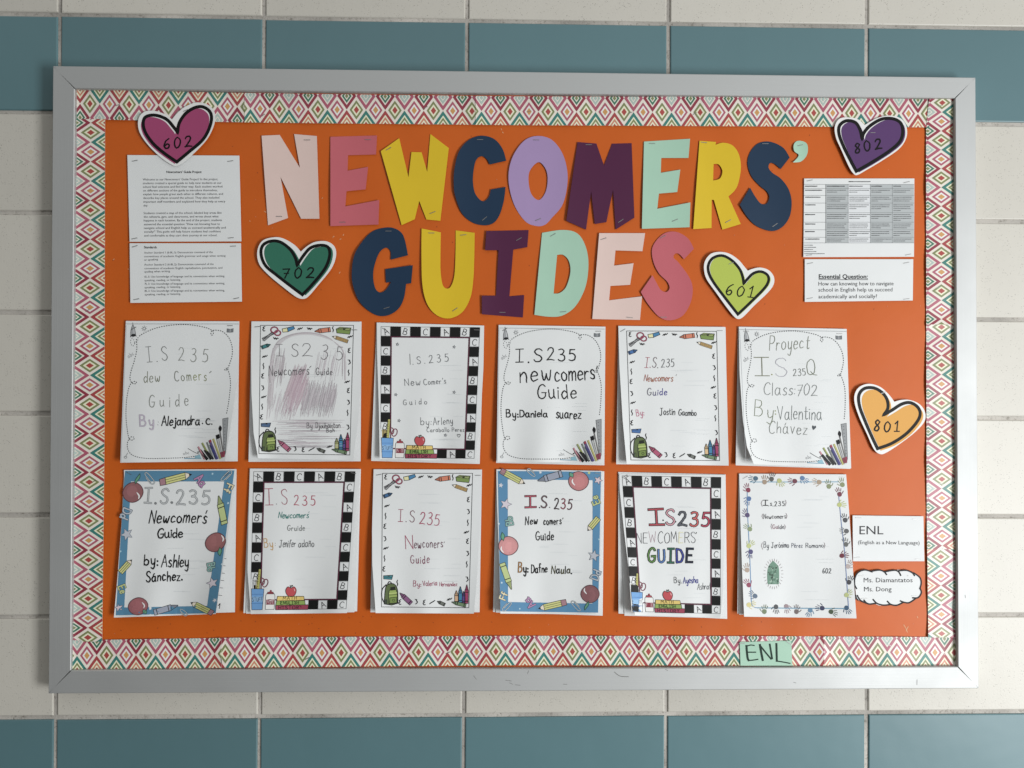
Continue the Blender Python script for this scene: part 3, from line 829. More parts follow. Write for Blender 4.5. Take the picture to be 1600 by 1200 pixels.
# ================================================================ HEARTS
WHITE = paper('white_card', (0.78, 0.775, 0.76), 0.45, 0.4, 0.02, 0.05, 30)
zh1 = zoomed(0, 0, 4); zh5 = zoomed(1300, 580, 5.3333); zh3 = zoomed(1080, 380, 10)
HE = []
HE.append((zh1, 'magenta heart numbered 602 overlapping the top border', (164, 46, 104),
  [(1075, 747, 1), (1035, 715), (960, 692), (900, 700), (865, 745), (870, 820), (920, 900), (1000, 980), (1070, 1028), (1105, 1036), (1150, 1010), (1230, 940), (1300, 860), (1340, 770), (1340, 700), (1300, 655), (1230, 640), (1160, 665), (1110, 705)],
  [(1110, 828, 1), (1090, 800), (1040, 745), (970, 720), (912, 730), (895, 770), (910, 830), (960, 900), (1030, 960), (1105, 1012, 1), (1180, 950), (1270, 870), (1315, 780), (1318, 710), (1275, 670), (1220, 672), (1160, 710), (1120, 770)],
  (-14, 12), 20, '602', (1025, 932, 1200, 912, 62), [(1160, 690, -.4)]))
HE.append((z4, 'dark purple heart numbered 802 at the top right corner', (88, 48, 108),
  [(605, 782, 1), (570, 750), (520, 735), (450, 740), (418, 790), (425, 860), (460, 940), (505, 1040), (535, 1085), (560, 1093), (620, 1060), (720, 1000), (820, 930), (865, 860), (865, 790), (830, 740), (760, 722), (690, 735), (640, 760)],
  [(588, 868, 1), (575, 810), (545, 765), (490, 755), (448, 785), (445, 840), (475, 920), (520, 1010), (552, 1070, 1), (640, 1020), (750, 950), (820, 890), (842, 830), (830, 770), (780, 742), (710, 745), (640, 785), (600, 830)],
  (16, 8), 20, '802', (545, 960, 715, 925, 60), [(656, 829, 0)]))
HE.append((z6, 'green heart numbered 702 left of the lower headline', (34, 112, 88),
  [(360, 773, 1), (320, 730), (250, 690), (190, 683), (120, 705), (88, 770), (100, 850), (160, 920), (250, 995), (330, 1055), (375, 1068), (410, 1050), (470, 980), (550, 880), (580, 800), (570, 740), (520, 708), (450, 712), (400, 738)],
  [(337, 858, 1), (325, 810), (290, 755), (230, 712), (170, 708), (122, 735), (112, 790), (140, 860), (210, 920), (300, 990), (370, 1042, 1), (430, 980), (510, 880), (540, 800), (530, 745), (480, 733), (420, 750), (375, 800)],
  (20, 4), 19, '702', (245, 935, 440, 935, 62), [(470, 745, -.3)]))
HE.append((zh3, 'lime green heart numbered 601 right of the lower headline', (178, 194, 40),
  [(885, 430, 1), (830, 365), (740, 260), (600, 165), (450, 135), (310, 165), (220, 270), (200, 400), (240, 560), (380, 760), (560, 1010), (670, 1145), (740, 1185), (820, 1145), (980, 980), (1200, 770), (1290, 640), (1290, 520), (1210, 420), (1080, 380), (960, 400)],
  [(820, 630, 1), (805, 530), (760, 410), (660, 290), (540, 210), (440, 195), (330, 240), (270, 340), (275, 460), (350, 610), (520, 840), (730, 1110, 1), (900, 950), (1130, 720), (1205, 600), (1200, 510), (1130, 455), (1050, 445), (960, 480), (880, 560)],
  (30, 8), 42, '601', (535, 800, 970, 850, 165), [(625, 312, -.4)]))
HE.append((zh5, 'golden orange heart numbered 801 beside the right border', (228, 160, 24),
  [(520, 255, 1), (470, 190), (400, 130), (310, 105), (230, 130), (190, 190), (190, 270), (230, 390), (290, 520), (350, 650), (400, 690), (450, 680), (560, 610), (690, 510), (770, 420), (775, 340), (730, 275), (650, 240), (575, 240)],
  [(430, 365, 1), (465, 310), (460, 240), (420, 180), (350, 140), (270, 145), (225, 200), (230, 290), (270, 400), (330, 540), (380, 645, 1), (500, 600), (620, 520), (710, 420), (735, 350), (710, 295), (650, 262), (580, 275), (500, 325)],
  (26, 18), 26, '801', (350, 500, 560, 505, 85), [(430, 180, -.3)]))
for (zf, label, rgb, wp, bp_, off, wid, num, nb, stp) in HE:
    wl = [outline(Z(zf, wp), 6)]
    cx = sum(p[0] for p in wl[0]) / len(wl[0]); cy = sum(p[1] for p in wl[0]) / len(wl[0])
    dep = lambda x, y, cx=cx, cy=cy: D_BOARD + 0.0068 + 0.0000003 * ((x - cx) ** 2 + (y - cy) ** 2)
    o, an = card('heart_cutout', wl, dep, WHITE, None, None, 0.0008, 9)
    tag(o, label, 'paper heart', 'numbered paper hearts')
    I = Ink(dep, zf)
    bl = outline(bp_, 7)
    I.layer('heart_fill').poly([(p[0] + off[0], p[1] + off[1]) for p in outline(bp_, 7)], rgb, 0)
    I.layer('heart_outline').stroke(bl, wid, (14, 13, 13), 1, True)
    I.layer('handwritten_number')
    hand(I, num, nb[0], nb[1], nb[2], nb[3], nb[4], (14, 10, 14), wid * 0.56, 0.1, gap=.3)
    I.build(o, an)
    for (x, y, a) in stp: staple(o, an, *zf((x, y)), dep(*zf((x, y))), a, 9)

# ================================================================ PRINTED NOTICES
PAPER = paper('white_copy_paper', (0.74, 0.748, 0.745), 0.62, 0.3, 0.02, 0.16, 25)


def quadpath(c, bow=0.6, n=8):
    P = []
    for k in range(4):
        a, b = c[k], c[(k + 1) % 4]
        for i in range(n): P.append((a[0] + (b[0] - a[0]) * i / n, a[1] + (b[1] - a[1]) * i / n))
    return P


def notice(name, label, quad, stp, base=0.0042, mat=None, cat='notice', curl=0.0015, path=None):
    cx = sum(q[0] for q in quad) / 4; cy = sum(q[1] for q in quad) / 4
    hw = (quad[1][0] - quad[0][0]) / 2; hh = (quad[3][1] - quad[0][1]) / 2
    dep = lambda x, y: D_BOARD + base + curl * (0.6 * ((x - cx) / hw) ** 2 * 0.5 + 0.4 * math.sin((x - cx) / hw * 2.3 + 0.7) * math.cos((y - cy) / hh * 1.7))
    o, an = card(name, [path or quadpath(quad)], dep, mat or PAPER, None, None, 0.0005, 9)
    for f in o.data.polygons:
        if f.material_index == 0: f.use_smooth = True
    tag(o, label, cat)
    for (x, y, a) in stp: staple(o, an, x, y, dep(x, y), a, 10.5)
    return o, an, dep


zp = zoomed(190, 235, 8)
o, an, dep = notice('project_description', 'typed white project description sheet under the magenta heart', Z(zp, [(72, 58), (1472, 65), (1497, 1137), (100, 1142)]),
                    [(*zp((165, 128)), -.2), (*zp((1360, 132)), -.15), (*zp((160, 1100)), -.2), (*zp((1365, 1092)), -.1)])
I = Ink(dep, zp); I.layer('printed_text')
type_line(I, "Newcomers' Guide Project", 560, 282, 1000, 282, (40, 40, 42), True)
body = ["Welcome to our Newcomers' Guide Project! In this project,", "students created a special guide to help new students at our", "school feel welcome and find their way. Each student worked", "on different sections of the guide to introduce themselves,", "explain how people greet each other in different cultures, and", "describe key places around the school. They also included", "important staff members and explained how they help us every", "day.",
        "Students created a map of the school, labeled key areas like", "the cafeteria, gym, and classrooms, and wrote about what", "happens in each location. By the end of the project, students", "answered the essential question: \"How can knowing how to", "navigate school and English help us succeed academically and", "socially?\" This guide will help future students feel confident", "and comfortable as they start their journey at our school."]
ys = [374, 420, 466, 512, 558, 605, 652, 700, 794, 840, 886, 934, 980, 1027, 1075]
xe = [1205, 1250, 1260, 1200, 1268, 1222, 1297, 330, 1250, 1213, 1255, 1230, 1302, 1240, 1195]
for k, (s_, y, x) in enumerate(zip(body, ys, xe)): type_line(I, s_, 265 + k * 1.3, y + 2, x, y - 3, (66, 66, 70), False, 38)
I.build(o, an)

zs = zoomed(0, 230, 4)
o, an, dep = notice('standards_sheet', 'typed white standards sheet below the project description', Z(zs, [(810, 600), (1506, 600), (1512, 965), (815, 973)]),
                    [(*zs((842, 619)), -.3), (*zs((1457, 618)), -.05), (*zs((852, 950)), -.2), (*zs((1477, 944)), -.2)])
I = Ink(dep, zs); I.layer('printed_text')
type_line(I, 'Standards', 900, 632, 980, 632, (40, 40, 42), True)
L3 = "Use knowledge of language and its conventions when writing,"; L4 = "speaking, reading, or listening."
for k, (s_, y, x) in enumerate([("Anchor Standard 1 (6-8L.1): Demonstrate command of the", 663, 1330), ("conventions of academic English grammar and usage when writing", 686, 1410), ("or speaking.", 708, 990),
                ("Anchor Standard 2 (6-8L.2): Demonstrate command of the", 738, 1335), ("conventions of academic English capitalization, punctuation, and", 761, 1390), ("spelling when writing.", 782, 1065),
                ("6L.3: " + L3, 813, 1405), (L4, 836, 1130), ("7L.3: " + L3, 858, 1405), (L4, 880, 1130), ("8L.3: " + L3, 902, 1405), (L4, 924, 1130)]):
    type_line(I, s_, 901 + k * .35, y + 2, x, y - 2, (78, 78, 82), False, 17.5)
I.build(o, an)

zr = zoomed(1250, 270, 8.42)
o, an, dep = notice('rubric_sheet', 'white rubric sheet printed with a grey table below the purple heart', Z(zr, [(55, 75), (1505, 75), (1500, 1105), (45, 1110)]),
                    [(*zr((130, 100)), -.2), (*zr((1405, 122)), -.2), (*zr((1425, 1075)), -.2), (*zr((120, 1082)), -.1)])
I = Ink(dep, zr); I.layer('printed_table')
CX = [56, 340, 635, 925, 1215, 1499]; RY = [152, 205, 297, 398, 525, 650, 750, 848, 922]
for c in range(1, 5):
    I.poly([(CX[c], RY[0]), (CX[c + 1], RY[0]), (CX[c + 1], RY[-1]), (CX[c], RY[-1])], (214, 216, 218) if c == 2 else (176, 181, 182), 0)
for y in RY: I.stroke([(56, y), (1499, y)], 4, (110, 112, 114), 1)
for x in CX[1:-1]: I.stroke([(x, RY[0]), (x, RY[-1])], 4, (110, 112, 114), 1.5)
I.layer('printed_text')
rg = random.Random(3)


def greek(x0, x1, y, rgb, h=11):
    x = x0
    while x < x1 - 8:
        l = min(rg.uniform(14, 48), x1 - x)
        I.stroke([(x, y), (x + l, y + rg.uniform(-1, 1))], h * rg.uniform(.8, 1.1), rgb, 1); x += l + 8


greek(645, 700, 116, (60, 60, 60), 13); greek(710, 925, 116, (110, 110, 112))
for r in range(8):
    for c in range(5):
        nl = 1 if (r == 0 or c == 0) else min(4, 2 + (r > 1) + (c == 4 and r in (3, 4)) - (r == 7))
        for q in range(nl):
            wd = (CX[c + 1] - CX[c]) * (rg.uniform(.35, .8) if (r == 0 or c == 0) else (rg.uniform(.8, .93) if q < nl - 1 else rg.uniform(.25, .85)))
            greek(CX[c] + 16, CX[c] + 12 + wd, RY[r] + 24 + q * 25, (72, 72, 74) if (r == 0 or c == 0) else (100, 101, 103), 12 if r == 0 or c == 0 else 9)
for q, wd in enumerate((110, 150, 110, 165, 265)): greek(58, 58 + wd, 952 + q * 28, (120, 120, 122), 9)
I.build(o, an)

ze = zoomed(1200, 230, 4)
o, an, dep = notice('question_sheet', 'white sheet asking the Essential Question below the rubric', Z(ze, [(230, 700), (908, 700), (905, 958), (230, 967)]),
                    [(*ze((263, 725)), -.2), (*ze((865, 722)), -.2), (*ze((262, 944)), -.2), (*ze((866, 948)), -.15)])
I = Ink(dep, ze); I.layer('printed_text')
type_line(I, 'Essential Question:', 318, 822, 624, 822, (38, 38, 42), True)
I.stroke([(318, 828), (624, 828)], 3.2, (38, 38, 42))
for s_, y, x in (("How can knowing how to navigate", 865, 785), ("school in English help us succeed", 903, 778), ("academically and socially?", 945, 682)): type_line(I, s_, 316, y, x, y - 2, (56, 56, 60), False, 35)
I.build(o, an)

zn = zoomed(1300, 780, 5.3333)
o, an, dep = notice('name_sign', 'white ENL sign explaining English as a New Language', Z(zn, [(172, 135), (762, 142), (770, 517), (176, 517)]),
                    [(*zn((222, 155)), 0), (*zn((695, 168)), .1), (*zn((210, 486)), -.1), (*zn((718, 500)), 0)], cat='sign')
I = Ink(dep, zn); I.layer('printed_text')
type_line(I, 'ENL', 230, 293, 428, 293, (50, 50, 54), False, 102)
type_line(I, '(English as a New Language)', 218, 374, 730, 378, (58, 58, 62), False, 44)
I.build(o, an)

cl = [(188, 655), (215, 608), (270, 587), (335, 600), (400, 589), (450, 606), (520, 590), (600, 591), (680, 612), (735, 650), (747, 700), (735, 745), (747, 780), (722, 822), (685, 832), (640, 866), (585, 862), (535, 887), (470, 880), (400, 887), (350, 870), (305, 877), (265, 860), (225, 842), (203, 825), (196, 760), (188, 720)]
cp = Z(zn, spline(cl, True, 4))
o, an, dep = notice('teacher_name_cloud', 'white cloud shaped sign with two teacher names in black scalloped outline', Z(zn, [(188, 587), (747, 587), (747, 887), (188, 887)]),
                    [(*zn((245, 636)), 0), (*zn((655, 640)), .1), (*zn((270, 828)), 0), (*zn((690, 806)), 0)], cat='sign', path=cp)
I = Ink(dep, zn); I.layer('scalloped_outline')
for q in ([(205, 745), (190, 715), (189, 670), (205, 625), (235, 600), (280, 590), (335, 606)], [(330, 600), (395, 591), (435, 605), (455, 628)], [(445, 604), (520, 592), (555, 605), (573, 635)], [(555, 597), (620, 593), (668, 612), (688, 637)],
          [(680, 613), (732, 652), (744, 700), (732, 747)], [(735, 745), (745, 780), (718, 820), (672, 822)], [(700, 826), (645, 862), (605, 860), (570, 848)], [(595, 859), (540, 884), (490, 876), (462, 851)], [(490, 877), (430, 883), (375, 868), (343, 836)],
          [(365, 868), (312, 874), (285, 862), (267, 841)], [(305, 872), (245, 848), (222, 822), (212, 803)], [(215, 840), (203, 825), (196, 800)]):
    I.curve(q, 12, (16, 16, 20))
I.layer('printed_text')
type_line(I, 'Ms. Diamantatos', 265, 693, 672, 692, (52, 52, 56), False, 55)
type_line(I, 'Ms. Dong', 268, 768, 497, 768, (52, 52, 56), False, 55)
I.build(o, an)

zg = zoomed(1140, 985, 13.3333)
o, an, dep = notice('green_note', 'small mint green note lettered ENL on the bottom border', Z(zg, [(212, 245), (1285, 212), (1308, 735), (228, 735)]), [(*zg((255, 270)), 0), (*zg((1235, 262)), .6)], base=0.0058, mat=paper('mint_card', LC['mint'], 0.5, 0.35, 0.04, 0.2, 20), cat='note')
I = Ink(dep, zg); I.layer('marker_lettering')
GR = (28, 52, 42)
for q, w_ in (([(352, 320), (362, 450), (378, 580), (400, 625)], 44), ([(350, 330), (440, 306), (515, 315)], 22), ([(375, 455), (545, 455)], 24), ([(400, 628), (500, 618), (592, 603)], 24), ([(632, 300), (662, 470), (692, 622)], 44), ([(640, 320), (760, 470), (868, 598)], 32), ([(838, 290), (865, 450), (888, 590)], 36), ([(976, 280), (985, 640)], 42), ([(978, 640), (1120, 660), (1260, 688)], 24)): I.curve(q, w_, GR)
I.build(o, an)


# ================================================================ STUDENT BOOKLETS
BLK = (30, 29, 30); DK = (58, 57, 58)


_serial = [0]


def own_layer(name):
    """each small printed picture becomes a piece of its own"""
    def deco(fn):
        def g(I, *a, **k):
            prev = I.cur; _serial[0] += 1
            if not (name == 'star_drawing' and a[2] < 20): I.layer('%s#%d' % (name, _serial[0]))
            fn(I, *a, **k); I.cur = prev
        return g
    return deco


def squig(I, kind, x, y, s=1.0, rgb=(34, 32, 34), wd=7):
    sh = {'x': [(8, -20), (-6, -12), (2, -4), (-8, 4), (-2, 16), (8, 14)], '3': [(-8, -16), (4, -14), (2, -6), (8, 0), (6, 10), (-4, 18)], '~': [(-18, 8), (-10, -2), (-6, 6), (2, -6), (8, 0), (18, -10)], '|': [(2, -22), (-3, -8), (3, 6), (-1, 22)], 'w': [(-18, -8), (-10, 6), (-4, -4), (4, 8), (10, -2), (18, 2)], '/': [(-20, 12), (-6, 2), (6, -4), (20, -14)]}[kind]
    I.curve([(x + p[0] * s, y + p[1] * s) for p in sh], wd, rgb, 1, taper=.3)


@own_layer('crayon_drawing')
def crayon(I, x0, y0, x1, y1, wd, rgb, wrap=(40, 38, 36), ow=3.5, bands=True, tip=None, lvl=0.5):
    """pointed stick from tip (x0,y0) to butt (x1,y1)"""
    dx, dy = x1 - x0, y1 - y0; L = math.hypot(dx, dy); ux, uy = dx / L, dy / L; nx, ny = -uy, ux
    f = lambda t, k: (x0 + ux * t * L + nx * k * wd, y0 + uy * t * L + ny * k * wd)
    I.shape(C(f(.28, .5), f(1, .5), f(1, -.5), f(.28, -.5)), rgb, lvl, wrap, ow)
    I.shape(C(f(0, .06), f(.28, .42), f(.28, -.42), f(0, -.06)), tip or tuple(int(c * .82) for c in rgb), lvl + .2, wrap, ow)
    if bands:
        I.stroke([f(.40, .5), f(.40, -.5)], ow * 1.6, wrap, lvl + 1.3); I.stroke([f(.88, .5), f(.88, -.5)], ow * 1.6, wrap, lvl + 1.3)


@own_layer('pencil_drawing')
def pencil(I, x0, y0, x1, y1, wd, rgb=(214, 208, 112), ow=3, lvl=0.5, eraser=(170, 120, 130)):
    dx, dy = x1 - x0, y1 - y0; L = math.hypot(dx, dy); ux, uy = dx / L, dy / L; nx, ny = -uy, ux
    f = lambda t, k: (x0 + ux * t * L + nx * k * wd, y0 + uy * t * L + ny * k * wd)
    K = (52, 50, 46)
    I.shape(C(f(.2, .5), f(.82, .5), f(.82, -.5), f(.2, -.5)), rgb, lvl, K, ow)
    I.shape(C(f(0, 0), f(.2, .5), f(.2, -.5)), (226, 212, 190), lvl + .2, K, ow)
    I.poly([f(0, 0), f(.08, .2), f(.08, -.2)], (30, 28, 28), lvl + 1.4)
    if eraser:
        I.shape(C(f(.82, .5), f(1, .45), f(1, -.45), f(.82, -.5)), eraser, lvl + .2, K, ow)
    for k in (-.17, .17): I.stroke([f(.2, k), f(.82, k)], ow * .8, K, lvl + 1.5)


SUP_CORNERS = [(157, 70), (833, 70), (805, 1078), (150, 1072)]


def supplies_border(I, v):
    K = (38, 36, 36)
    I.layer('border_print')
    I.stroke([(157, 70), (833, 70), (805, 1078), (150, 1072)], 4, (60, 60, 62), 1, True)
    for x, y, k in ((182, 98, 'x'), (190, 315, '~'), (180, 390, '|'), (175, 468, 'x'), (175, 560, '3'), (183, 632, '~'), (172, 708, '|'), (168, 788, 'x'), (808, 160, '~'), (801, 268, 'x'), (801, 357, '3'), (797, 440, '|'), (787, 512, '~'), (795, 580, 'x'), (795, 670, '3'), (789, 752, '|'), (791, 863, '3'),
                    (445, 97, '~'), (515, 95, 'w'), (684, 100, '|'), (270, 172, 'w'), (268, 893, '|'), (288, 1037, 'x'), (410, 1032, '3'), (470, 1040, 'x'), (530, 1037, '/'), (660, 1015, '~')): squig(I, k, x, y)
    I.layer('scissors_drawing')
    for (x, y, r) in ((258, 106, 26), (282, 130, 22)): I.stroke([(x + r * math.cos(a), y + r * .9 * math.sin(a)) for a in [i * .5236 for i in range(12)]], 10, K, .5, True); I.stroke([(x + r * math.cos(a), y + r * .9 * math.sin(a)) for a in [i * .5236 for i in range(12)]], 6, (170, 60, 92), 1.5, True)
    I.shape(C((240, 122), (252, 132), (185, 194), (172, 186)), (150, 150, 152), .4, K, 3); I.shape(C((258, 138), (248, 128), (168, 172), (176, 180)), (120, 120, 122), .2, K, 3)
    I.layer('eraser_drawing')
    I.shape(C((315, 98), (352, 90), (357, 120), (320, 124)), (226, 220, 160), 0, K, 4); I.shape(C((352, 90), (398, 77), (406, 97), (357, 120)), (52, 128, 176), 0, K, 4); I.stroke([(335, 95), (380, 82)], 3, K, 1.5)
    I.layer('crayon_drawing')
    crayon(I, 552, 118, 665, 103, 34, (214, 120, 84)); crayon(I, 230, 220, 165, 245, 26, v['cray'])
    crayon(I, 288, 968, 372, 1046, 34, v['bot']); crayon(I, 568, 1030, 625, 1056, 24, (108, 112, 104))
    crayon(I, 711, 950, 711, 1042, 26, v['c1'], lvl=.2); crayon(I, 766, 955, 766, 1040, 22, (88, 66, 140), lvl=.2); crayon(I, 741, 920, 741, 1038, 26, (38, 128, 170), lvl=.9); crayon(I, 790, 906, 786, 1046, 26, (170, 48, 100), lvl=.9)
    crayon(I, 676, 1036, 782, 1062, 26, (112, 140, 100), lvl=1.6)
    I.layer('sharpener_drawing#a')
    I.shape(C((707, 98), (815, 90), (805, 140), (712, 130)), (124, 150, 70), 0, K, 4); I.shape(C((707, 98), (735, 84), (815, 90), (800, 112)), (146, 160, 92), .5, K, 3); I.ell(765, 98, 10, 7, (50, 52, 40), 2)
    I.layer('sharpener_drawing#b')
    I.shape(C((165, 838), (235, 834), (226, 866), (166, 862)), v['sh'], 0, K, 4); I.stroke([(166, 848), (228, 850)], 3, K, 1.5); I.ell(204, 840, 7, 4, (40, 40, 44), 2)
    I.layer('pencil_drawing')
    pencil(I, 678, 156, 816, 206, 26, (204, 164, 88), 3.5, eraser=None)
    I.layer('backpack_drawing')
    I.stroke(spline([(185, 905), (155, 940), (152, 1000), (170, 1040)]), 8, K, .3)
    I.shape([(170, 1050, 1), (176, 960), (186, 915), (215, 897), (250, 905), (270, 950), (272, 1045, 1), (225, 1058, 1)], (92, 108, 62), 0, K, 6)
    I.stroke(spline([(196, 900), (205, 884), (218, 886), (226, 900)]), 7, K, 1)
    I.shape([(205, 1050, 1), (205, 960), (230, 935), (258, 945), (268, 990), (268, 1042, 1)], (150, 172, 78), .8, K, 4)
    I.shape(C((212, 1004), (262, 998), (266, 1040), (210, 1046)), (118, 142, 62), 1.9, K, 4); I.ell(240, 1022, 9, 8, (150, 172, 78), 3, out=K)
    I.shape(C((218, 926), (250, 922), (250, 944), (218, 948)), (40, 46, 36), 2, K, 3)
    I.stroke([(206, 972), (266, 966)], 5, (196, 206, 120), 1.9); I.stroke([(206, 984), (266, 978)], 3, K, 1.95)
    I.shape(C((170, 1020), (190, 1018), (190, 1052), (170, 1048)), (64, 76, 60), 1, K, 3)


ABC_CORNERS = [(120, 95), (865, 103), (822, 1088), (116, 1084)]


def abc_border(I, v=None):
    """checker frame in unit cells: 10 columns by 14 rows"""
    I.layer('checker_print')
    K = (24, 25, 24)
    cells = {}
    top = 'A.B.C.A.B.'; left = 'A.C.B.A.C.B.'; right = '.C.A.B.C.A.B.C'; bot = {5: ' ', 6: '.', 7: 'A', 8: '.', 9: 'C', 0: '.', 1: ' ', 2: ' ', 3: '.', 4: ' '}
    for c, ch in enumerate(top): cells[(c, 0)] = ch
    for r, ch in enumerate(left): cells[(0, r)] = ch
    for r, ch in enumerate(right): cells[(9, r)] = ch
    for c, ch in bot.items(): cells[(c, 13)] = ch
    for (c, r), ch in cells.items():
        if ch == '.': I.poly([(c, r), (c + 1, r), (c + 1, r + 1), (c, r + 1)], K, 0)
        elif ch in 'ABC':
            I.stroke([(c + .03, r + .03), (c + .97, r + .03), (c + .97, r + .97), (c + .03, r + .97)], .04, (90, 90, 90), .5, True)
    I.layer('checker_letters')
    for (c, r), ch in cells.items():
        if ch in 'ABC' and ch != ' ':
            a = {'A': -.45, 'B': .30, 'C': .15}[ch]
            for st in glyph(ch)[0]:
                P = []
                for gx, gy in st:
                    x, y = (gx - .28) * .72, (.5 - gy) * .62
                    P.append((c + .5 + x * math.cos(a) - y * math.sin(a), r + .52 + x * math.sin(a) + y * math.cos(a)))
                I.stroke(P, .062, (52, 52, 54), 1)
    I.layer('maroon_line')
    I.stroke([(1.06, 1.06), (8.94, 1.06), (8.94, 12.94), (1.06, 12.94)], .12, (92, 34, 58), 1, True)
    K = (44, 40, 38)
    u = lambda x, y: ((x - 118) / 72.0, (y - 94) / 70.8)
    I.layer('pencil_cup_drawing')
    q = lambda *p: C(*[u(*a) for a in p])
    I.poly([u(118, 856), u(190, 856), u(210, 925), u(300, 1010), u(300, 1086), u(118, 1086)], (222, 224, 224), .4)
    for x in (134, 146, 157): I.shape(q((x - 5, 862), (x + 5, 862), (x + 7, 928), (x - 3, 928)), (196, 172, 96), .8, K, .035)
    I.shape(q((174, 780), (192, 782), (182, 928), (161, 925)), (184, 180, 84), 1.6, K, .04)
    for k in range(7): I.stroke([u(174 - k * 1.6, 800 + k * 18), u(182 - k * 1.6, 801 + k * 18)], .03, K, 2.7)
    for (x, y, rx, ry, ro) in ((224, 885, 19, 30, .35), (203, 872, 15, 24, -.1)): 
        P = [u(x + rx * math.cos(a) * math.cos(ro) - ry * math.sin(a) * math.sin(ro), y + rx * math.cos(a) * math.sin(ro) + ry * math.sin(a) * math.cos(ro)) for a in [i * .4488 for i in range(14)]]
        I.stroke(P, .1, K, 1, True); I.stroke(P, .06, (150, 58, 84), 2.1, True)
    I.shape(q((124, 926), (216, 928), (208, 1084), (130, 1084)), (92, 156, 216), 2.4, K, .045)
    for y in (968, 1036): I.stroke([u(126, y), u(213, y)], .05, (60, 120, 184), 3.5)
    I.poly([u(127, 985), u(212, 985), u(211, 1022), u(129, 1022)], (128, 178, 222), 3.4)
    hand(I, 'STUFF', *u(131, 1019), *u(208, 1019), .42, (40, 60, 92), .06, lvl=4.6)
    I.layer('glue_drawing')
    I.shape([u(231, 1082) + (1,), u(231, 985), u(244, 962), u(286, 962), u(299, 985), u(296, 1082) + (1,)], (226, 224, 220), 2.4, K, .045)
    I.shape(q((240, 966), (246, 952), (286, 952), (290, 966)), (178, 52, 70), 3.6, K, .035); I.shape(q((260, 952), (264, 938), (272, 938), (275, 952)), (178, 52, 70), 3.6, K, .03)
    I.poly([u(236, 1008), u(295, 1008), u(295, 1046), u(236, 1046)], (136, 40, 58), 3.6)
    hand(I, 'PASTE', *u(241, 1040), *u(291, 1040), .36, (226, 190, 196), .045, lvl=4.7)
    I.layer('book_stack_drawing')
    I.shape(q((306, 1052), (552, 1050), (548, 1086), (308, 1086)), (158, 50, 78), 2.4, K, .05); hand(I, 'HISTORY', *u(330, 1082), *u(505, 1082), .36, (60, 22, 34), .075, lvl=4.5)
    I.shape(q((312, 1018), (522, 1018), (528, 1050), (308, 1052)), (140, 168, 72), 2.6, K, .05); hand(I, 'ENGLISH', *u(343, 1044), *u(478, 1044), .34, (40, 54, 26), .08, lvl=4.5)
    I.shape(q((318, 984), (514, 986), (518, 1016), (314, 1018)), (222, 190, 86), 2.8, K, .05); hand(I, 'MATH', *u(360, 1010), *u(460, 1010), .34, (70, 54, 24), .08, lvl=4.5)
    I.layer('apple_drawing')
    I.shape([u(416, 922), u(440, 914), u(456, 940), u(446, 975), u(418, 988), u(390, 975), u(377, 942), u(392, 914)], (192, 58, 66), 3.2, K, .05)
    I.stroke([u(415, 922), u(410, 904)], .07, K, 4.5); I.shape([u(414, 910) + (1,), u(424, 902), u(430, 903) + (1,), u(424, 912)], (60, 74, 44), 4.5, K, .02)
    I.stroke([u(440, 930), u(446, 945)], .06, (236, 190, 190), 4.6)


DOT_CORNERS = [(92, 88), (890, 98), (882, 1138), (78, 1118)]


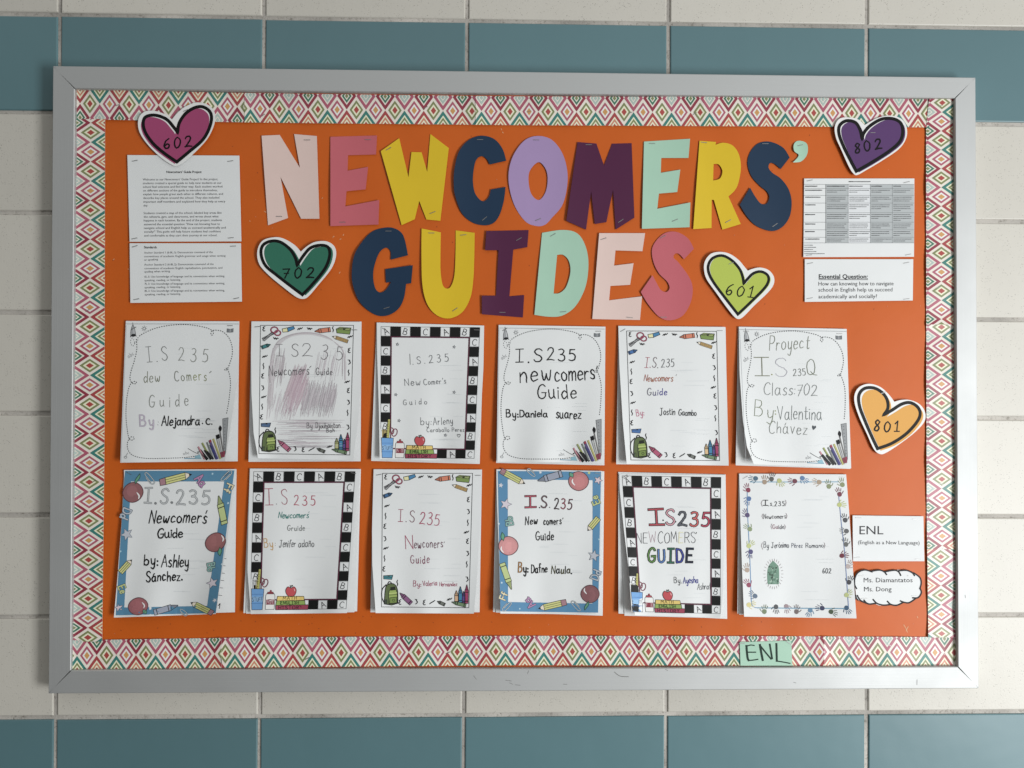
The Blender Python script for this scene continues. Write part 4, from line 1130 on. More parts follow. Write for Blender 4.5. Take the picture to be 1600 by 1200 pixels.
def dotted_border(I, v=None):
    I.layer('dotted_path_print')
    g = (66, 68, 70)

    def dots(pts, n=7, st=16.0, wd=5.6, closed=False):
        P = spline(pts, closed, n); acc = 0
        i = 0
        # resample
        seg = [(P[k], P[k + 1]) for k in range(len(P) - 1)]
        pos = 0.0; on = True; cur = []
        for a, b in seg:
            L = math.dist(a, b); t = 0
            while t < L:
                step = min(1.0, L - t); 
                if on: cur.append((a[0] + (b[0] - a[0]) * t / L, a[1] + (b[1] - a[1]) * t / L))
                t += step if step > 1e-6 else 1; pos += step
                if pos > (st * .36 if on else st * .64):
                    if on and len(cur) > 1: I.stroke([cur[0], cur[-1]], wd, g, 1)
                    cur = []; on = not on; pos = 0
    dots([(190, 192), (230, 168), (300, 140), (400, 121), (520, 117), (640, 135), (700, 158), (712, 172), (708, 190), (697, 190), (695, 172), (712, 158), (770, 165), (820, 205), (850, 265), (858, 330), (846, 390), (832, 430), (818, 444), (812, 436), (826, 428), (840, 450), (855, 500), (862, 560), (857, 680), (846, 775)])
    dots([(170, 215), (174, 290), (158, 370), (138, 440), (132, 490), (145, 520), (165, 530), (180, 522), (170, 512), (148, 520), (128, 550), (115, 620), (110, 700), (112, 780), (122, 860), (135, 925), (150, 945), (172, 940), (174, 925), (155, 920), (138, 938), (126, 970), (134, 1020), (170, 1062), (260, 1087), (400, 1091), (560, 1089), (660, 1076)])
    dots([(140, 205), (128, 230), (145, 262), (165, 235), (182, 215), (176, 195)], wd=3.5); dots([(150, 215), (160, 245), (150, 228)], wd=3)
    I.stroke([(95, 108), (888, 116)], 2.5, (120, 124, 128), .8); I.stroke([(97, 118), (84, 1110)], 2, (175, 178, 182), .8)
    I.layer('rocket_drawing')
    I.shape([(128, 190, 1), (130, 150), (142, 115), (156, 148), (164, 186, 1)], (160, 162, 164), 0, (80, 80, 82), 3)
    I.poly([(128, 192), (138, 178), (158, 178), (172, 196), (160, 192), (146, 198), (134, 194), (124, 202)], (36, 36, 38), 1.5)
    I.stroke([(142, 115), (140, 100)], 3, (90, 90, 92)); I.stroke([(148, 140), (152, 175)], 5, (205, 206, 208), 1.5)
    I.layer('sun_drawing')
    I.ell(222, 141, 9, 9, None, 1, out=(110, 112, 114), ow=3)
    for k in range(8):
        a = k * .785; I.stroke([(222 + 13 * math.cos(a), 141 + 13 * math.sin(a)), (222 + 19 * math.cos(a), 141 + 19 * math.sin(a))], 2.5, (110, 112, 114))
    I.layer('book_drawing')
    I.shape(C((808, 148), (830, 152), (852, 148), (852, 172), (830, 174), (808, 172)), (120, 124, 128), 0, (84, 86, 88), 3); I.stroke([(830, 152), (830, 174)], 3, (200, 200, 202), 1.5)
    hand(I, 'abc', 118, 345, 162, 318, 26, (140, 142, 144), 3.5, lvl=1); hand(I, 'abc', 545, 1068, 588, 1062, 24, (130, 132, 134), 3, lvl=1)
    I.ell(116, 1075, 10, 8, None, 1, out=(120, 122, 124), ow=3); I.stroke([(116, 1070), (132, 1042)], 3, (120, 122, 124))
    I.layer('art_supplies_drawing')
    I.shape(C((822, 800), (862, 792), (862, 1060), (852, 1096)), (150, 153, 155), 0, (90, 92, 94), 3)
    for k in range(9): I.stroke([(836 + k * 1.7, 815 + k * 26), (842 + k * 1.7, 815 + k * 26)], 3.5, (84, 86, 88), 1.4)
    for (x0, y0, x1, y1, wd, rgb) in ((655, 1012, 706, 1104, 14, (196, 128, 140)), (672, 1040, 724, 1104, 22, (34, 34, 36)), (683, 984, 752, 1104, 15, (150, 160, 80)), (706, 1040, 752, 1104, 18, (30, 30, 32)), (718, 980, 770, 1104, 13, (120, 128, 124)), (726, 1050, 770, 1104, 14, (38, 38, 40)),
                                      (738, 968, 800, 1102, 20, (92, 74, 130)), (745, 1000, 792, 1102, 16, (52, 62, 128)), (764, 955, 824, 1102, 15, (186, 180, 96)), (788, 940, 838, 1098, 12, (176, 178, 178)), (808, 945, 846, 1092, 12, (206, 206, 204)), (806, 880, 850, 1085, 9, (120, 118, 116))):
        I.stroke([(x0, y0), (x1, y1)], wd, rgb, .8); I.stroke([(x0 - wd * .45, y0), (x1 - wd * .45, y1)], 2.5, (70, 70, 70), 1.8)
    I.poly([(730, 962), (744, 954), (752, 972), (738, 980)], (160, 50, 70), 2.2)
    I.poly([(778, 924), (804, 914), (812, 944), (788, 954)], (28, 28, 30), 2); I.poly(outline([(806, 848, 1), (820, 866), (816, 892), (804, 890), (796, 872)]), (26, 26, 28), 2)
    I.poly([(822, 1056), (858, 1044), (858, 1090), (830, 1098)], (150, 50, 76), 2.1)
    I.curve([(578, 1020), (610, 1040), (640, 1056), (662, 1064)], 4, (64, 64, 66)); I.ell(655, 1050, 6, 5, (40, 40, 42), 2)
    I.curve([(555, 1096), (610, 1098), (680, 1100)], 5, (70, 140, 170)); I.poly([(628, 1082), (668, 1068), (682, 1100), (640, 1100)], (130, 180, 196), .8)


APP_CORNERS = [(85, 52), (860, 58), (838, 1115), (105, 1105)]


@own_layer('star_drawing')
def star(I, x, y, r, rgb, rot=0, out=(70, 84, 104), ow=3.0, lvl=1):
    P = []
    for k in range(10):
        a = rot - math.pi / 2 + k * math.pi / 5; q = r if k % 2 == 0 else r * .45
        P.append((x + q * math.cos(a), y + q * math.sin(a)))
    I.poly(P, rgb, lvl)
    if out and r > 20: I.stroke(P, ow, out, lvl + 1, True)


@own_layer('paper_clip_drawing')
def clipd(I, x, y, a, L=70):
    f = lambda p: (x + p[0] * math.cos(a) - p[1] * math.sin(a), y + p[0] * math.sin(a) + p[1] * math.cos(a))
    I.curve([f(p) for p in ((-L * .3, -9), (L * .35, -9), (L * .5, 0), (L * .35, 10), (-L * .35, 12), (-L * .52, 0), (-L * .35, -15), (L * .2, -17))], 7, (66, 74, 84), 2); I.curve([f(p) for p in ((-L * .3, -9), (L * .35, -9), (L * .5, 0), (L * .35, 10), (-L * .35, 12), (-L * .52, 0), (-L * .35, -15), (L * .2, -17))], 3.5, (196, 204, 206), 3)


@own_layer('letter_pair_drawing')
def letterpair(I, s, x, y, a, cap, rgb):
    K = (66, 76, 88)
    wtot = sum(glyph(c)[1] * cap + 10 for c in s)
    X = -wtot / 2
    for c in s:
        G_, w_ = glyph(c)
        for st in G_:
            P = []
            for gx, gy in st:
                px, py = X + gx * cap, -(gy - .5) * cap
                P.append((x + px * math.cos(a) - py * math.sin(a), y + px * math.sin(a) + py * math.cos(a)))
            I.stroke(P, 15, K, 2); I.stroke(P, 9, rgb, 3.2)
        X += w_ * cap + 10


@own_layer('apple_drawing')
def apple(I, x, y, r, rgb, hi, leaf=None, flip=1):
    dk = tuple(int(c * .62) for c in rgb)
    I.shape([(x + r * math.cos(a) * (1 + .05 * math.cos(2 * a)), y + r * math.sin(a)) for a in [k * .5236 for k in range(12)]], rgb, 1.2, (88, 52, 60), 5)
    for q_, m_ in ((.80, 1.05), (.55, 1.09)): I.ell(x + r * .10 * flip + hi[0] * .2, y + r * .12, r * q_, r * q_, tuple(min(235, int(c * m_)) for c in rgb), 1.55 + (.2 if q_ < .6 else 0))
    P = [(x - r * .62 * flip + hi[0], y + hi[1] - r * .18), (x - r * .66 * flip + hi[0], y + hi[1] + r * .1), (x - r * .42 * flip + hi[0], y + hi[1] + r * .42)]
    I.curve(P, r * .14, (236, 226, 224), 3, taper=.6)
    if leaf: I.shape([(leaf[0], leaf[1], 1), ((leaf[0] + leaf[2]) / 2 + 14, (leaf[1] + leaf[3]) / 2 - 6), (leaf[2], leaf[3], 1), ((leaf[0] + leaf[2]) / 2 - 14, (leaf[1] + leaf[3]) / 2 + 6)], (92, 160, 126), 2.6, (52, 84, 72), 4)


def apple_border(I, v):
    I.layer('blue_border_print')
    B = v['blue']
    I.poly([(85, 52), (860, 58), (838, 1115), (105, 1105)], B, 0, holes=[[(160, 115), (797, 122), (795, 1047), (163, 1035)]])
    for (x, y, r, c, ro) in ((405, 62, 14, (214, 216, 220), .2), (770, 66, 14, (196, 202, 110), .3), (838, 122, 34, (214, 190, 196), .4), (845, 565, 10, (160, 200, 214), 0), (806, 688, 46, (180, 184, 194), .2), (250, 1086, 9, (170, 206, 220), .1), (115, 890, 10, (190, 214, 226), .2), (92, 448, 12, (206, 220, 226), 0), (145, 302, 46, (208, 196, 206), .3), (108, 160, 20, (206, 206, 212), .15)): star(I, x, y, r, c, ro)
    I.layer('apple_print')
    A1, A2, A3 = v['apples']
    apple(I, 692, 128, 72, A1, (0, 0), (625, 62, 650, 100)); apple(I, 165, 614, 70, A2, (-8, 20), (118, 512, 128, 576)); apple(I, 778, 975, 66, A3, (0, -30), (738, 1096, 766, 1030))
    I.layer('pencil_print')
    pencil(I, 290, 148, 108, 50, 46, (202, 204, 116), 3.5); pencil(I, 760, 500, 858, 384, 44, (206, 206, 120), 3.5, eraser=None); pencil(I, 390, 1085, 600, 1036, 46, (208, 208, 120), 3.5)
    I.layer('crayon_print')
    crayon(I, 386, 126, 566, 72, 50, (150, 156, 174)); crayon(I, 188, 940, 118, 744, 44, (186, 200, 126))
    I.layer('paper_clip_print')
    clipd(I, 336, 66, .75, 74); clipd(I, 672, 1066, .85, 92); clipd(I, 155, 1070, -.8, 84)
    I.layer('letter_print')
    letterpair(I, 'Bb', 170, 424, -1.75, 52, (132, 178, 168)); letterpair(I, 'Ee', 815, 268, -1.95, 52, (190, 200, 124)); letterpair(I, 'Dd', 822, 828, -1.2, 58, (176, 184, 194)); letterpair(I, 'Aa', 318, 1042, -2.35, 56, (178, 122, 170)); letterpair(I, 'Ff', 130, 985, -1.2, 46, (220, 206, 160))


@own_layer('handprint')
def handprint(I, x, y, s, rot, rgb, mirror=1):
    g_ = sum(rgb) / 3; rgb = tuple(c * .8 + g_ * .2 for c in rgb)
    c, q = math.cos(rot), math.sin(rot)
    f = lambda a, b: (x + (a * mirror) * c * s - b * q * s, y + (a * mirror) * q * s + b * c * s)
    I.poly(spline([f(-14, -2), f(-12, 12), f(0, 19), f(13, 12), f(15, -4), f(6, -12), f(-8, -11)], True, 4), rgb, 1)
    for (a, b, a2, b2, w_) in ((-12, -17, -18, -34, 6), (-4, -20, -6, -42, 6.5), (5, -20, 7, -40, 6), (13, -14, 20, -30, 5.5), (20, 2, 30, -10, 6.5)):
        I.stroke([f(a, b), f(a2, b2)], w_ * s, rgb, 1.4, taper=.3)


def hands_border(I, v=None):
    I.layer('border_line_print')
    I.stroke([(130, 135), (460, 135), (790, 134)], 6, (96, 158, 188), .6); I.curve([(108, 190), (112, 380), (124, 620), (132, 800), (140, 1030), (160, 1072), (185, 1079)], 6, (104, 148, 190), .6)
    I.stroke([(185, 1079), (500, 1082), (860, 1084)], 7, (92, 148, 178), .6); I.curve([(795, 240), (815, 450), (838, 650), (855, 880), (868, 1075)], 6, (106, 130, 176), .6)
    I.layer('handprint_print')
    H = [(168, 108, -1.6, (60, 106, 134)), (238, 132, 0, (168, 140, 112)), (292, 110, .2, (92, 92, 90)), (352, 128, 2.5, (186, 192, 104)), (462, 128, -1.5, (124, 52, 70)), (525, 108, 2.2, (74, 122, 178)), (645, 135, -1.4, (176, 146, 112)), (720, 165, -.2, (138, 150, 96)), (822, 152, -.3, (138, 148, 92)), (800, 224, -.3, (130, 46, 68)),
         (115, 192, -.4, (150, 44, 74)), (120, 264, 3.6, (66, 110, 176)), (108, 380, -.6, (86, 70, 122)), (125, 486, -.9, (138, 158, 104)), (124, 612, .8, (194, 204, 108)), (134, 662, 3.4, (80, 74, 132)), (108, 792, -.1, (182, 154, 132)), (118, 905, -.6, (164, 52, 88)), (165, 988, -1.0, (88, 112, 140)), (125, 1055, 1.4, (220, 204, 112)),
         (238, 1104, .1, (116, 134, 92)), (325, 1075, 3.1, (78, 80, 84)), (402, 1072, 2.9, (158, 128, 134)), (478, 1104, .1, (118, 100, 98)), (580, 1100, 3.5, (84, 134, 172)), (668, 1082, -1.5, (56, 58, 98)), (740, 1110, 1.9, (74, 92, 62)), (856, 1082, 2.6, (52, 92, 128)),
         (804, 306, 1.5, (192, 200, 96)), (842, 418, -.3, (82, 82, 88)), (850, 502, -1.4, (98, 98, 100)), (848, 600, -.2, (104, 106, 102)), (822, 688, 1.4, (126, 36, 56)), (866, 765, .6, (186, 166, 160)), (874, 884, .4, (72, 70, 76)), (856, 980, .9, (186, 196, 108))]
    for k, (x, y, r, c) in enumerate(H): handprint(I, x, y, 1.15, r, c, 1 if k % 2 else -1)


def booklet(label, org, L, R, back, art, design_corners, corners, variant, stp, writing, bl=0.006, cl=0.004, cr=0.004, extra=None, base=0.0042, bow=0.0):
    bl = bl * 1.1 + 0.0042; cl *= 1.25; cr *= 1.25
    zb = zoomed(org[0], org[1], 4.8)
    Lp, Rp = Z(zb, L), Z(zb, R)
    t0, t1 = Lp[0], Rp[0]; b0, b1_ = Lp[-1], Rp[-1]
    r0 = random.Random(label); ph = r0.uniform(0, 6); wf = r0.uniform(5, 12); am = r0.uniform(0.0012, 0.0026)

    def uv(x, y):
        yt = t0[1] + (t1[1] - t0[1]) * (x - t0[0]) / (t1[0] - t0[0]); yb = b0[1] + (b1_[1] - b0[1]) * (x - b0[0]) / (b1_[0] - b0[0])
        v = (y - yt) / (yb - yt)
        xl, xr_ = interp(Lp, y, 1, 0), interp(Rp, y, 1, 0)
        return (x - xl) / (xr_ - xl), v

    def dep(x, y):
        u, v = uv(x, y); v = max(0, min(1.1, v)); u = max(-.05, min(1.05, u))
        lift = bl * v ** 1.25 + cl * v ** 1.4 * max(0, 1 - u / .45) ** 2 + cr * v ** 1.4 * max(0, (u - .55) / .45) ** 2
        lift += am * v * math.sin(u * wf + ph + 1.2 * v) * (0.5 + v) + 0.0005 * math.sin(u * 17 + ph * 2 + v * 2) * v
        return D_BOARD + base + 0.0012 + lift
    anchor = at((b0[0] + b1_[0]) / 2, (b0[1] + b1_[1]) / 2, D_BOARD + base)
    root = bpy.data.objects.new('student_booklet', None); COL.objects.link(root); root.location = anchor
    tag(root, label, 'booklet', 'stapled student guide booklets')
    # pages behind
    for n_, q in enumerate(back):
        Q = Z(zb, q)
        yt_, yb_ = Q[0][1], Q[3][1]
        k_ = len(back) - n_
        bd = lambda x, y, k_=k_: D_BOARD + base - 0.0009 + 0.0007 * (len(back) - k_) + (bl * .72 + (len(back) - k_) * .0012) * max(0, (y - yt_) / (yb_ - yt_)) ** 1.2 - 0.0012 * max(0, (y - yt_) / (yb_ - yt_))
        card('inner_page', [quadpath(Q)], bd, PAPER, root, anchor, 0.0009, 12)
    # cover
    NU, NV = 64, 48
    V = []; F = []
    for j in range(NV + 1):
        v = j / NV
        yl = Lp[0][1] + (Lp[-1][1] - Lp[0][1]) * v; yr = Rp[0][1] + (Rp[-1][1] - Rp[0][1]) * v
        a = (interp(Lp, yl, 1, 0), yl); b = (interp(Rp, yr, 1, 0), yr)
        for i in range(NU + 1):
            u = i / NU
            x = a[0] + (b[0] - a[0]) * u; y = a[1] + (b[1] - a[1]) * u + bow * math.sin(math.pi * u) * v ** 3
            V.append(at(x, y, dep(x, y)))
    for j in range(NV):
        for i in range(NU):
            k = j * (NU + 1) + i; F.append([k, k + NU + 1, k + NU + 2, k + 1])
    mi = [0] * len(F)
    rim = [i for i in range(NU + 1)] + [j * (NU + 1) + NU for j in range(1, NV + 1)] + [NV * (NU + 1) + i for i in range(NU - 1, -1, -1)] + [j * (NU + 1) for j in range(NV - 1, 0, -1)]
    n0 = len(V)
    for r in rim: V += [V[r].copy(), V[r] + Vector((0, .0004, 0))]
    m_ = len(rim)
    for k in range(m_):
        a, b = n0 + 2 * k, n0 + 2 * ((k + 1) % m_); F.append([a, b, b + 1, a + 1]); mi.append(0)
    cov = mesh_obj('cover_page', V, F, [PAPER], mi, root, anchor, True)
    I = Ink(dep, homog(design_corners, [zb(c) for c in corners]) if design_corners else zb)
    art(I, variant); I.build(cov, anchor)
    I = Ink(dep, zb); I.layer('show_through_lines')
    cx0 = sum(p[0] for p in R) / len(R) - 190; yy0 = L[0][1] + 170
    for _ in range(13):
        y = yy0 + r0.uniform(0, 780); x = cx0 - r0.uniform(0, 260); l = r0.uniform(60, 190)
        I.stroke([(x, y), (min(x + l, cx0 + 60), y + r0.uniform(-2, 3))], r0.uniform(2, 3.5), (204, 208, 210), 0, taper=.5)
    for n_, a in enumerate(writing):
        I.layer(('handwritten_word' if a[0] is hand else 'pencil_drawing') + '#%d' % n_)
        a[0](I, *a[1], **(a[2] if len(a) > 2 else {}))
    I.build(cov, anchor)
    if extra: extra(root, anchor, zb, dep)
    for (x, y, a) in stp:
        q = zb((x, y)); staple(root, anchor, q[0], q[1], dep(*q), a, 10)
    return root


def H_(*a, **k): return (hand, a, k)


def tiny_stars(I, pts, heart=None):
    for (x, y) in pts: star(I, x, y, 15, (90, 92, 96), .2, None); star(I, x, y, 7, (190, 192, 196), .2, None, lvl=2)
    if heart: I.curve([(heart[0], heart[1] + 12), (heart[0] - 12, heart[1] - 4), (heart[0] - 5, heart[1] - 11), (heart[0], heart[1] - 4), (heart[0] + 6, heart[1] - 11), (heart[0] + 12, heart[1] - 3)], 3, (70, 72, 76), 1, True)


def scribble(I, _=None):
    """soft coloured-pencil shading"""
    rs = random.Random(5)

    def hatch(x0, x1, y0, y1, sl, n, cols, wd=5):
        for _ in range(n):
            x = rs.uniform(x0, x1); a = rs.uniform(y0, y0 + (y1 - y0) * .4); b = rs.uniform(y0 + (y1 - y0) * .6, y1)
            I.stroke([(x, a), (x - sl * (b - a) * .5 + rs.uniform(-3, 3), (a + b) / 2), (x - sl * (b - a), b)], wd * rs.uniform(.5, 1.2), rs.choice(cols), 0, taper=.7)
    c1 = [(190, 180, 184), (198, 190, 193), (180, 168, 174), (204, 199, 201)]
    hatch(390, 500, 370, 770, .35, 95, [(196, 172, 182), (190, 164, 176), (202, 184, 190), (184, 156, 168)], 6); hatch(470, 710, 500, 780, .22, 130, [(178, 168, 174), (190, 180, 186), (168, 158, 164), (198, 190, 194)], 5); hatch(215, 330, 250, 560, .15, 40, c1, 5); hatch(230, 420, 560, 800, .25, 34, [(204, 192, 198), (208, 200, 204)], 5); hatch(560, 760, 260, 520, .2, 22, [(206, 200, 203), (202, 192, 197)], 5); hatch(195, 235, 400, 800, .08, 18, c1, 5)
    hatch(740, 770, 260, 500, .02, 10, c1, 4)
    for _ in range(48):
        y = rs.uniform(790, 1000); x = rs.uniform(215, 420); l = rs.uniform(160, 420)
        I.stroke([(x, y), (x + l * .5, y + rs.uniform(-3, 6)), (min(760, x + l), y + rs.uniform(-2, 8))], rs.uniform(2.5, 5), rs.choice([(186, 178, 184), (198, 184, 190), (172, 166, 170)]), 0, taper=.6)
    for k in range(9):
        r = rs.uniform(-12, 12)
        I.curve([(205 + r, 520), (218 + r, 320), (270 + r, 215 + r), (370, 160 + r * .8), (500, 148 + r * .8), (620, 175 + r * .8), (700 + r * .4, 225), (755 + r * .4, 300), (765 + r * .4, 500)], 3.5, rs.choice(c1), 0)


SUP1 = dict(cray=(48, 128, 132), bot=(190, 96, 130), c1=(176, 178, 110), sh=(74, 108, 150)); SUP2 = dict(cray=(52, 108, 172), bot=(178, 72, 108), c1=(214, 178, 120), sh=(54, 112, 180)); SUP3 = dict(cray=(50, 102, 150), bot=(142, 84, 132), c1=(214, 168, 124), sh=(50, 130, 140))
GRY = (116, 118, 116)

booklet('white booklet by Alejandra with dotted border and pencil grey title', (180, 490), [(80, 55), (62, 500), (38, 1118)], [(930, 58), (922, 450), (888, 700), (824, 1108)], [[(88, 60), (930, 60), (918, 1108), (55, 1114)]],
        dotted_border, DOT_CORNERS, [(80, 55), (930, 58), (842, 1118), (38, 1120)], None, [(140, 110, -.5), (860, 90, 0)],
        [H_('I.S', 240, 368, 395, 352, 108, GRY, 7, gap=.3), H_('235', 475, 352, 690, 366, 98, (128, 130, 122), 7, gap=.42), H_('dew', 215, 515, 335, 512, 78, (124, 126, 104), 7), H_('Comers', 448, 510, 685, 500, 76, GRY, 7, colors=[(122, 124, 112), (122, 126, 104), (126, 130, 100), (140, 146, 84), (146, 150, 80), (132, 136, 90)], gap=.22), H_("'", 712, 490, 722, 490, 60, (110, 112, 100), 8),
         H_('Guide', 255, 702, 550, 692, 92, (128, 130, 122), 7, gap=.42), H_('By', 188, 842, 288, 842, 82, (152, 134, 158), 11, gap=.22, fill=[(200, 190, 204)]), H_(':', 324, 838, 330, 838, 60, (150, 150, 150), 6), H_('Alejandra', 348, 840, 632, 832, 68, (34, 34, 34), 11, .12, gap=.1), H_('.', 655, 822, 660, 822, 60, BLK, 8), H_('C', 682, 830, 712, 830, 46, BLK, 11), H_('.', 726, 830, 730, 830, 60, BLK, 8)], bl=.005, cl=.001, cr=.011)

booklet('white booklet shaded with pink and grey pencil strokes, second in the upper row', (380, 490), [(62, 58), (58, 300), (62, 600), (78, 900), (112, 1085)], [(880, 62), (885, 300), (868, 750), (824, 1100)], [[(62, 58), (887, 60), (880, 1108), (40, 1112)]],
        supplies_border, SUP_CORNERS, [(130, 88), (828, 88), (800, 1060), (118, 1050)], SUP1, [(105, 98, -.1), (835, 122, 0)],
        [(scribble, (None,)), H_('IS', 250, 318, 412, 316, 92, (98, 92, 96), 6, gap=.5), H_('2', 445, 322, 520, 322, 95, (98, 92, 96), 6), H_('35', 582, 335, 740, 352, 105, (98, 92, 96), 6, gap=.5), H_('Newcomers', 192, 468, 495, 455, 70, (76, 72, 76), 6, .05, gap=.12), H_("'", 502, 450, 512, 450, 60, DK, 6), H_('Guide', 548, 462, 668, 460, 52, (76, 72, 76), 6), H_('By', 478, 858, 518, 858, 40, (66, 64, 68), 5), H_('Djouhaintan', 545, 860, 728, 856, 40, (66, 64, 68), 5, gap=.1), H_('Bah', 626, 890, 684, 888, 30, (66, 64, 68), 5)], bl=.006, cl=.007, cr=.007)

booklet('checker bordered booklet by Arleny with thin pencil words and small stars', (570, 490), [(90, 68), (92, 300), (105, 700), (112, 1090)], [(895, 90), (890, 400), (868, 800), (826, 1110)], [[(88, 66), (895, 90), (862, 1128), (48, 1105)]],
        abc_border, [(0, 0), (10, 0), (10, 14), (0, 14)], [(120, 95), (865, 103), (822, 1088), (118, 1082)], None, [(150, 118, .5), (840, 122, .05)],
        [H_('|', 338, 385, 345, 385, 86, (84, 86, 88), 6), H_('.S.235', 362, 380, 628, 358, 58, (100, 102, 106), 6, gap=.4), H_('New', 302, 545, 418, 535, 50, (96, 98, 102), 5.5), H_("Comer's", 444, 535, 610, 524, 44, (96, 98, 102), 5.5), H_('Guido', 290, 688, 466, 678, 42, (104, 106, 110), 5, gap=.4), H_('by:', 420, 832, 498, 834, 52, (88, 90, 94), 5.5), H_('Arleny', 515, 836, 660, 826, 52, (88, 90, 94), 5.5), H_('Caraballo', 466, 888, 632, 886, 32, (88, 90, 94), 4.5), H_('Perez', 655, 886, 748, 884, 30, (88, 90, 94), 4.5), (tiny_stars, ([(245, 230), (670, 250), (670, 590), (233, 608), (257, 803), (605, 912)], (705, 915)))], bl=.006, cl=.004, cr=.005)

booklet('white booklet by Daniela with dotted border and bold black lettering', (760, 490), [(92, 85), (85, 500), (78, 1112)], [(890, 98), (886, 600), (880, 1118)], [[(92, 88), (893, 98), (885, 1138), (73, 1120)]],
        dotted_border, DOT_CORNERS, DOT_CORNERS, None, [(140, 118, -.5), (840, 132, 0)],
        [H_('I.S', 220, 364, 415, 358, 100, BLK, 10, gap=.22), H_('235', 455, 350, 666, 352, 92, BLK, 10, gap=.2), H_('new', 255, 518, 488, 500, 130, BLK, 10.5, gap=.16), H_('comers', 515, 508, 815, 488, 118, BLK, 10.5, gap=.1), H_("'", 822, 490, 830, 490, 96, BLK, 9), H_('Guide', 388, 642, 675, 630, 112, BLK, 10, gap=.14), H_('By:', 150, 778, 238, 776, 56, BLK, 9.5), H_('Daniela', 252, 776, 458, 776, 54, BLK, 9.5, gap=.1), H_('suarez', 524, 782, 710, 790, 72, BLK, 9.5, gap=.1)], bl=.004, cl=.001, cr=.002)

booklet('white booklet with red and indigo title words, fifth in the upper row', (950, 490), [(78, 92), (86, 400), (110, 800), (140, 1128)], [(880, 100), (890, 500), (905, 1140)], [[(78, 92), (882, 104), (902, 1140), (62, 1130)]],
        supplies_border, SUP_CORNERS, [(140, 130), (815, 133), (838, 1102), (172, 1098)], SUP2, [(112, 125, -.5), (840, 127, 0)],
        [H_('I.S.', 275, 404, 375, 408, 72, (168, 82, 96), 7, .08, colors=[(176, 74, 92), (150, 90, 100), (120, 104, 108), (100, 96, 98)]), H_('235', 400, 402, 495, 398, 60, (110, 110, 112), 7, .08), H_('Newcomers', 270, 508, 486, 508, 50, (168, 100, 72), 7, .15, colors=[(176, 82, 56), (172, 92, 60), (168, 104, 74)], gap=.1), H_("'", 510, 495, 516, 495, 40, (110, 100, 100), 5), H_('Guide', 296, 614, 442, 612, 52, (82, 78, 130), 7.5, .08, colors=[(110, 108, 120), (96, 92, 130), (74, 68, 150), (70, 64, 150), (70, 64, 150)]), H_('By:', 216, 770, 272, 764, 48, (196, 106, 136), 7), H_('Jostin', 388, 762, 502, 758, 52, (52, 54, 56), 7, .05, gap=.1), H_('Gaambo', 530, 764, 662, 766, 44, (58, 60, 62), 7, .03, gap=.08)], bl=.006, cl=.009, cr=.002)

booklet('white booklet by Valentina with dotted border and flowing grey lettering', (1140, 490), [(70, 98), (75, 450), (100, 800), (130, 1000), (182, 1130)], [(878, 115), (890, 500), (912, 1160)], [[(64, 100), (878, 118), (906, 1165), (46, 1138)]],
        dotted_border, DOT_CORNERS, [(70, 98), (878, 115), (908, 1165), (118, 1132)], None, [(125, 132, 0), (825, 150, 0)],
        [H_('Proyect', 300, 275, 598, 262, 108, (124, 128, 112), 6.5, .1, gap=.14), H_('I', 190, 462, 300, 462, 130, (120, 122, 96), 10), H_('.', 318, 455, 322, 455, 90, (146, 148, 70), 9), H_('S', 348, 468, 432, 465, 130, (168, 166, 176), 7), H_('235', 478, 466, 570, 462, 50, (110, 114, 108), 6), H_('Q', 580, 462, 655, 464, 108, (118, 124, 104), 7), H_('Class:', 258, 612, 490, 606, 92, (124, 128, 126), 6.5, .08, gap=.12), H_('702', 500, 615, 658, 612, 82, (122, 126, 124), 6.5, .12, gap=.12), H_('By', 185, 770, 325, 785, 118, (124, 132, 104), 6.5, gap=.2), H_(':', 345, 758, 350, 758, 70, (150, 158, 96), 9), H_('Valentina', 362, 792, 690, 796, 106, (108, 116, 114), 6.5, gap=.12), H_('Chávez', 295, 898, 582, 905, 88, (122, 126, 120), 6.5, .03, gap=.14), (I_heart := (lambda I, x, y: I.poly(outline([(x, y - 8, 1), (x - 10, y - 18), (x - 16, y - 4), (x - 8, y + 18, 1), (x + 14, y - 2), (x + 8, y - 16)]), (74, 80, 86), 1)), (635, 856))], bl=.006, cl=.013, cr=.002)


def page_marks(root, anchor, zb, dep):
    I = Ink(lambda x, y: D_BOARD + .0042 + 0.0086 * min(1, max(0, (y - 735) / 220)) ** 1.2 + .0010, zb); I.layer('page_ruling')
    for y, x in ((708, 868), (762, 862), (818, 856), (872, 850), (928, 842), (984, 836)): I.stroke([(x - 14, y), (x + 12, y + 2)], 4, (80, 80, 84))
    I.curve([(822, 1062), (834, 1048), (828, 1084)], 6, (44, 44, 46))
    I.build(root, anchor)


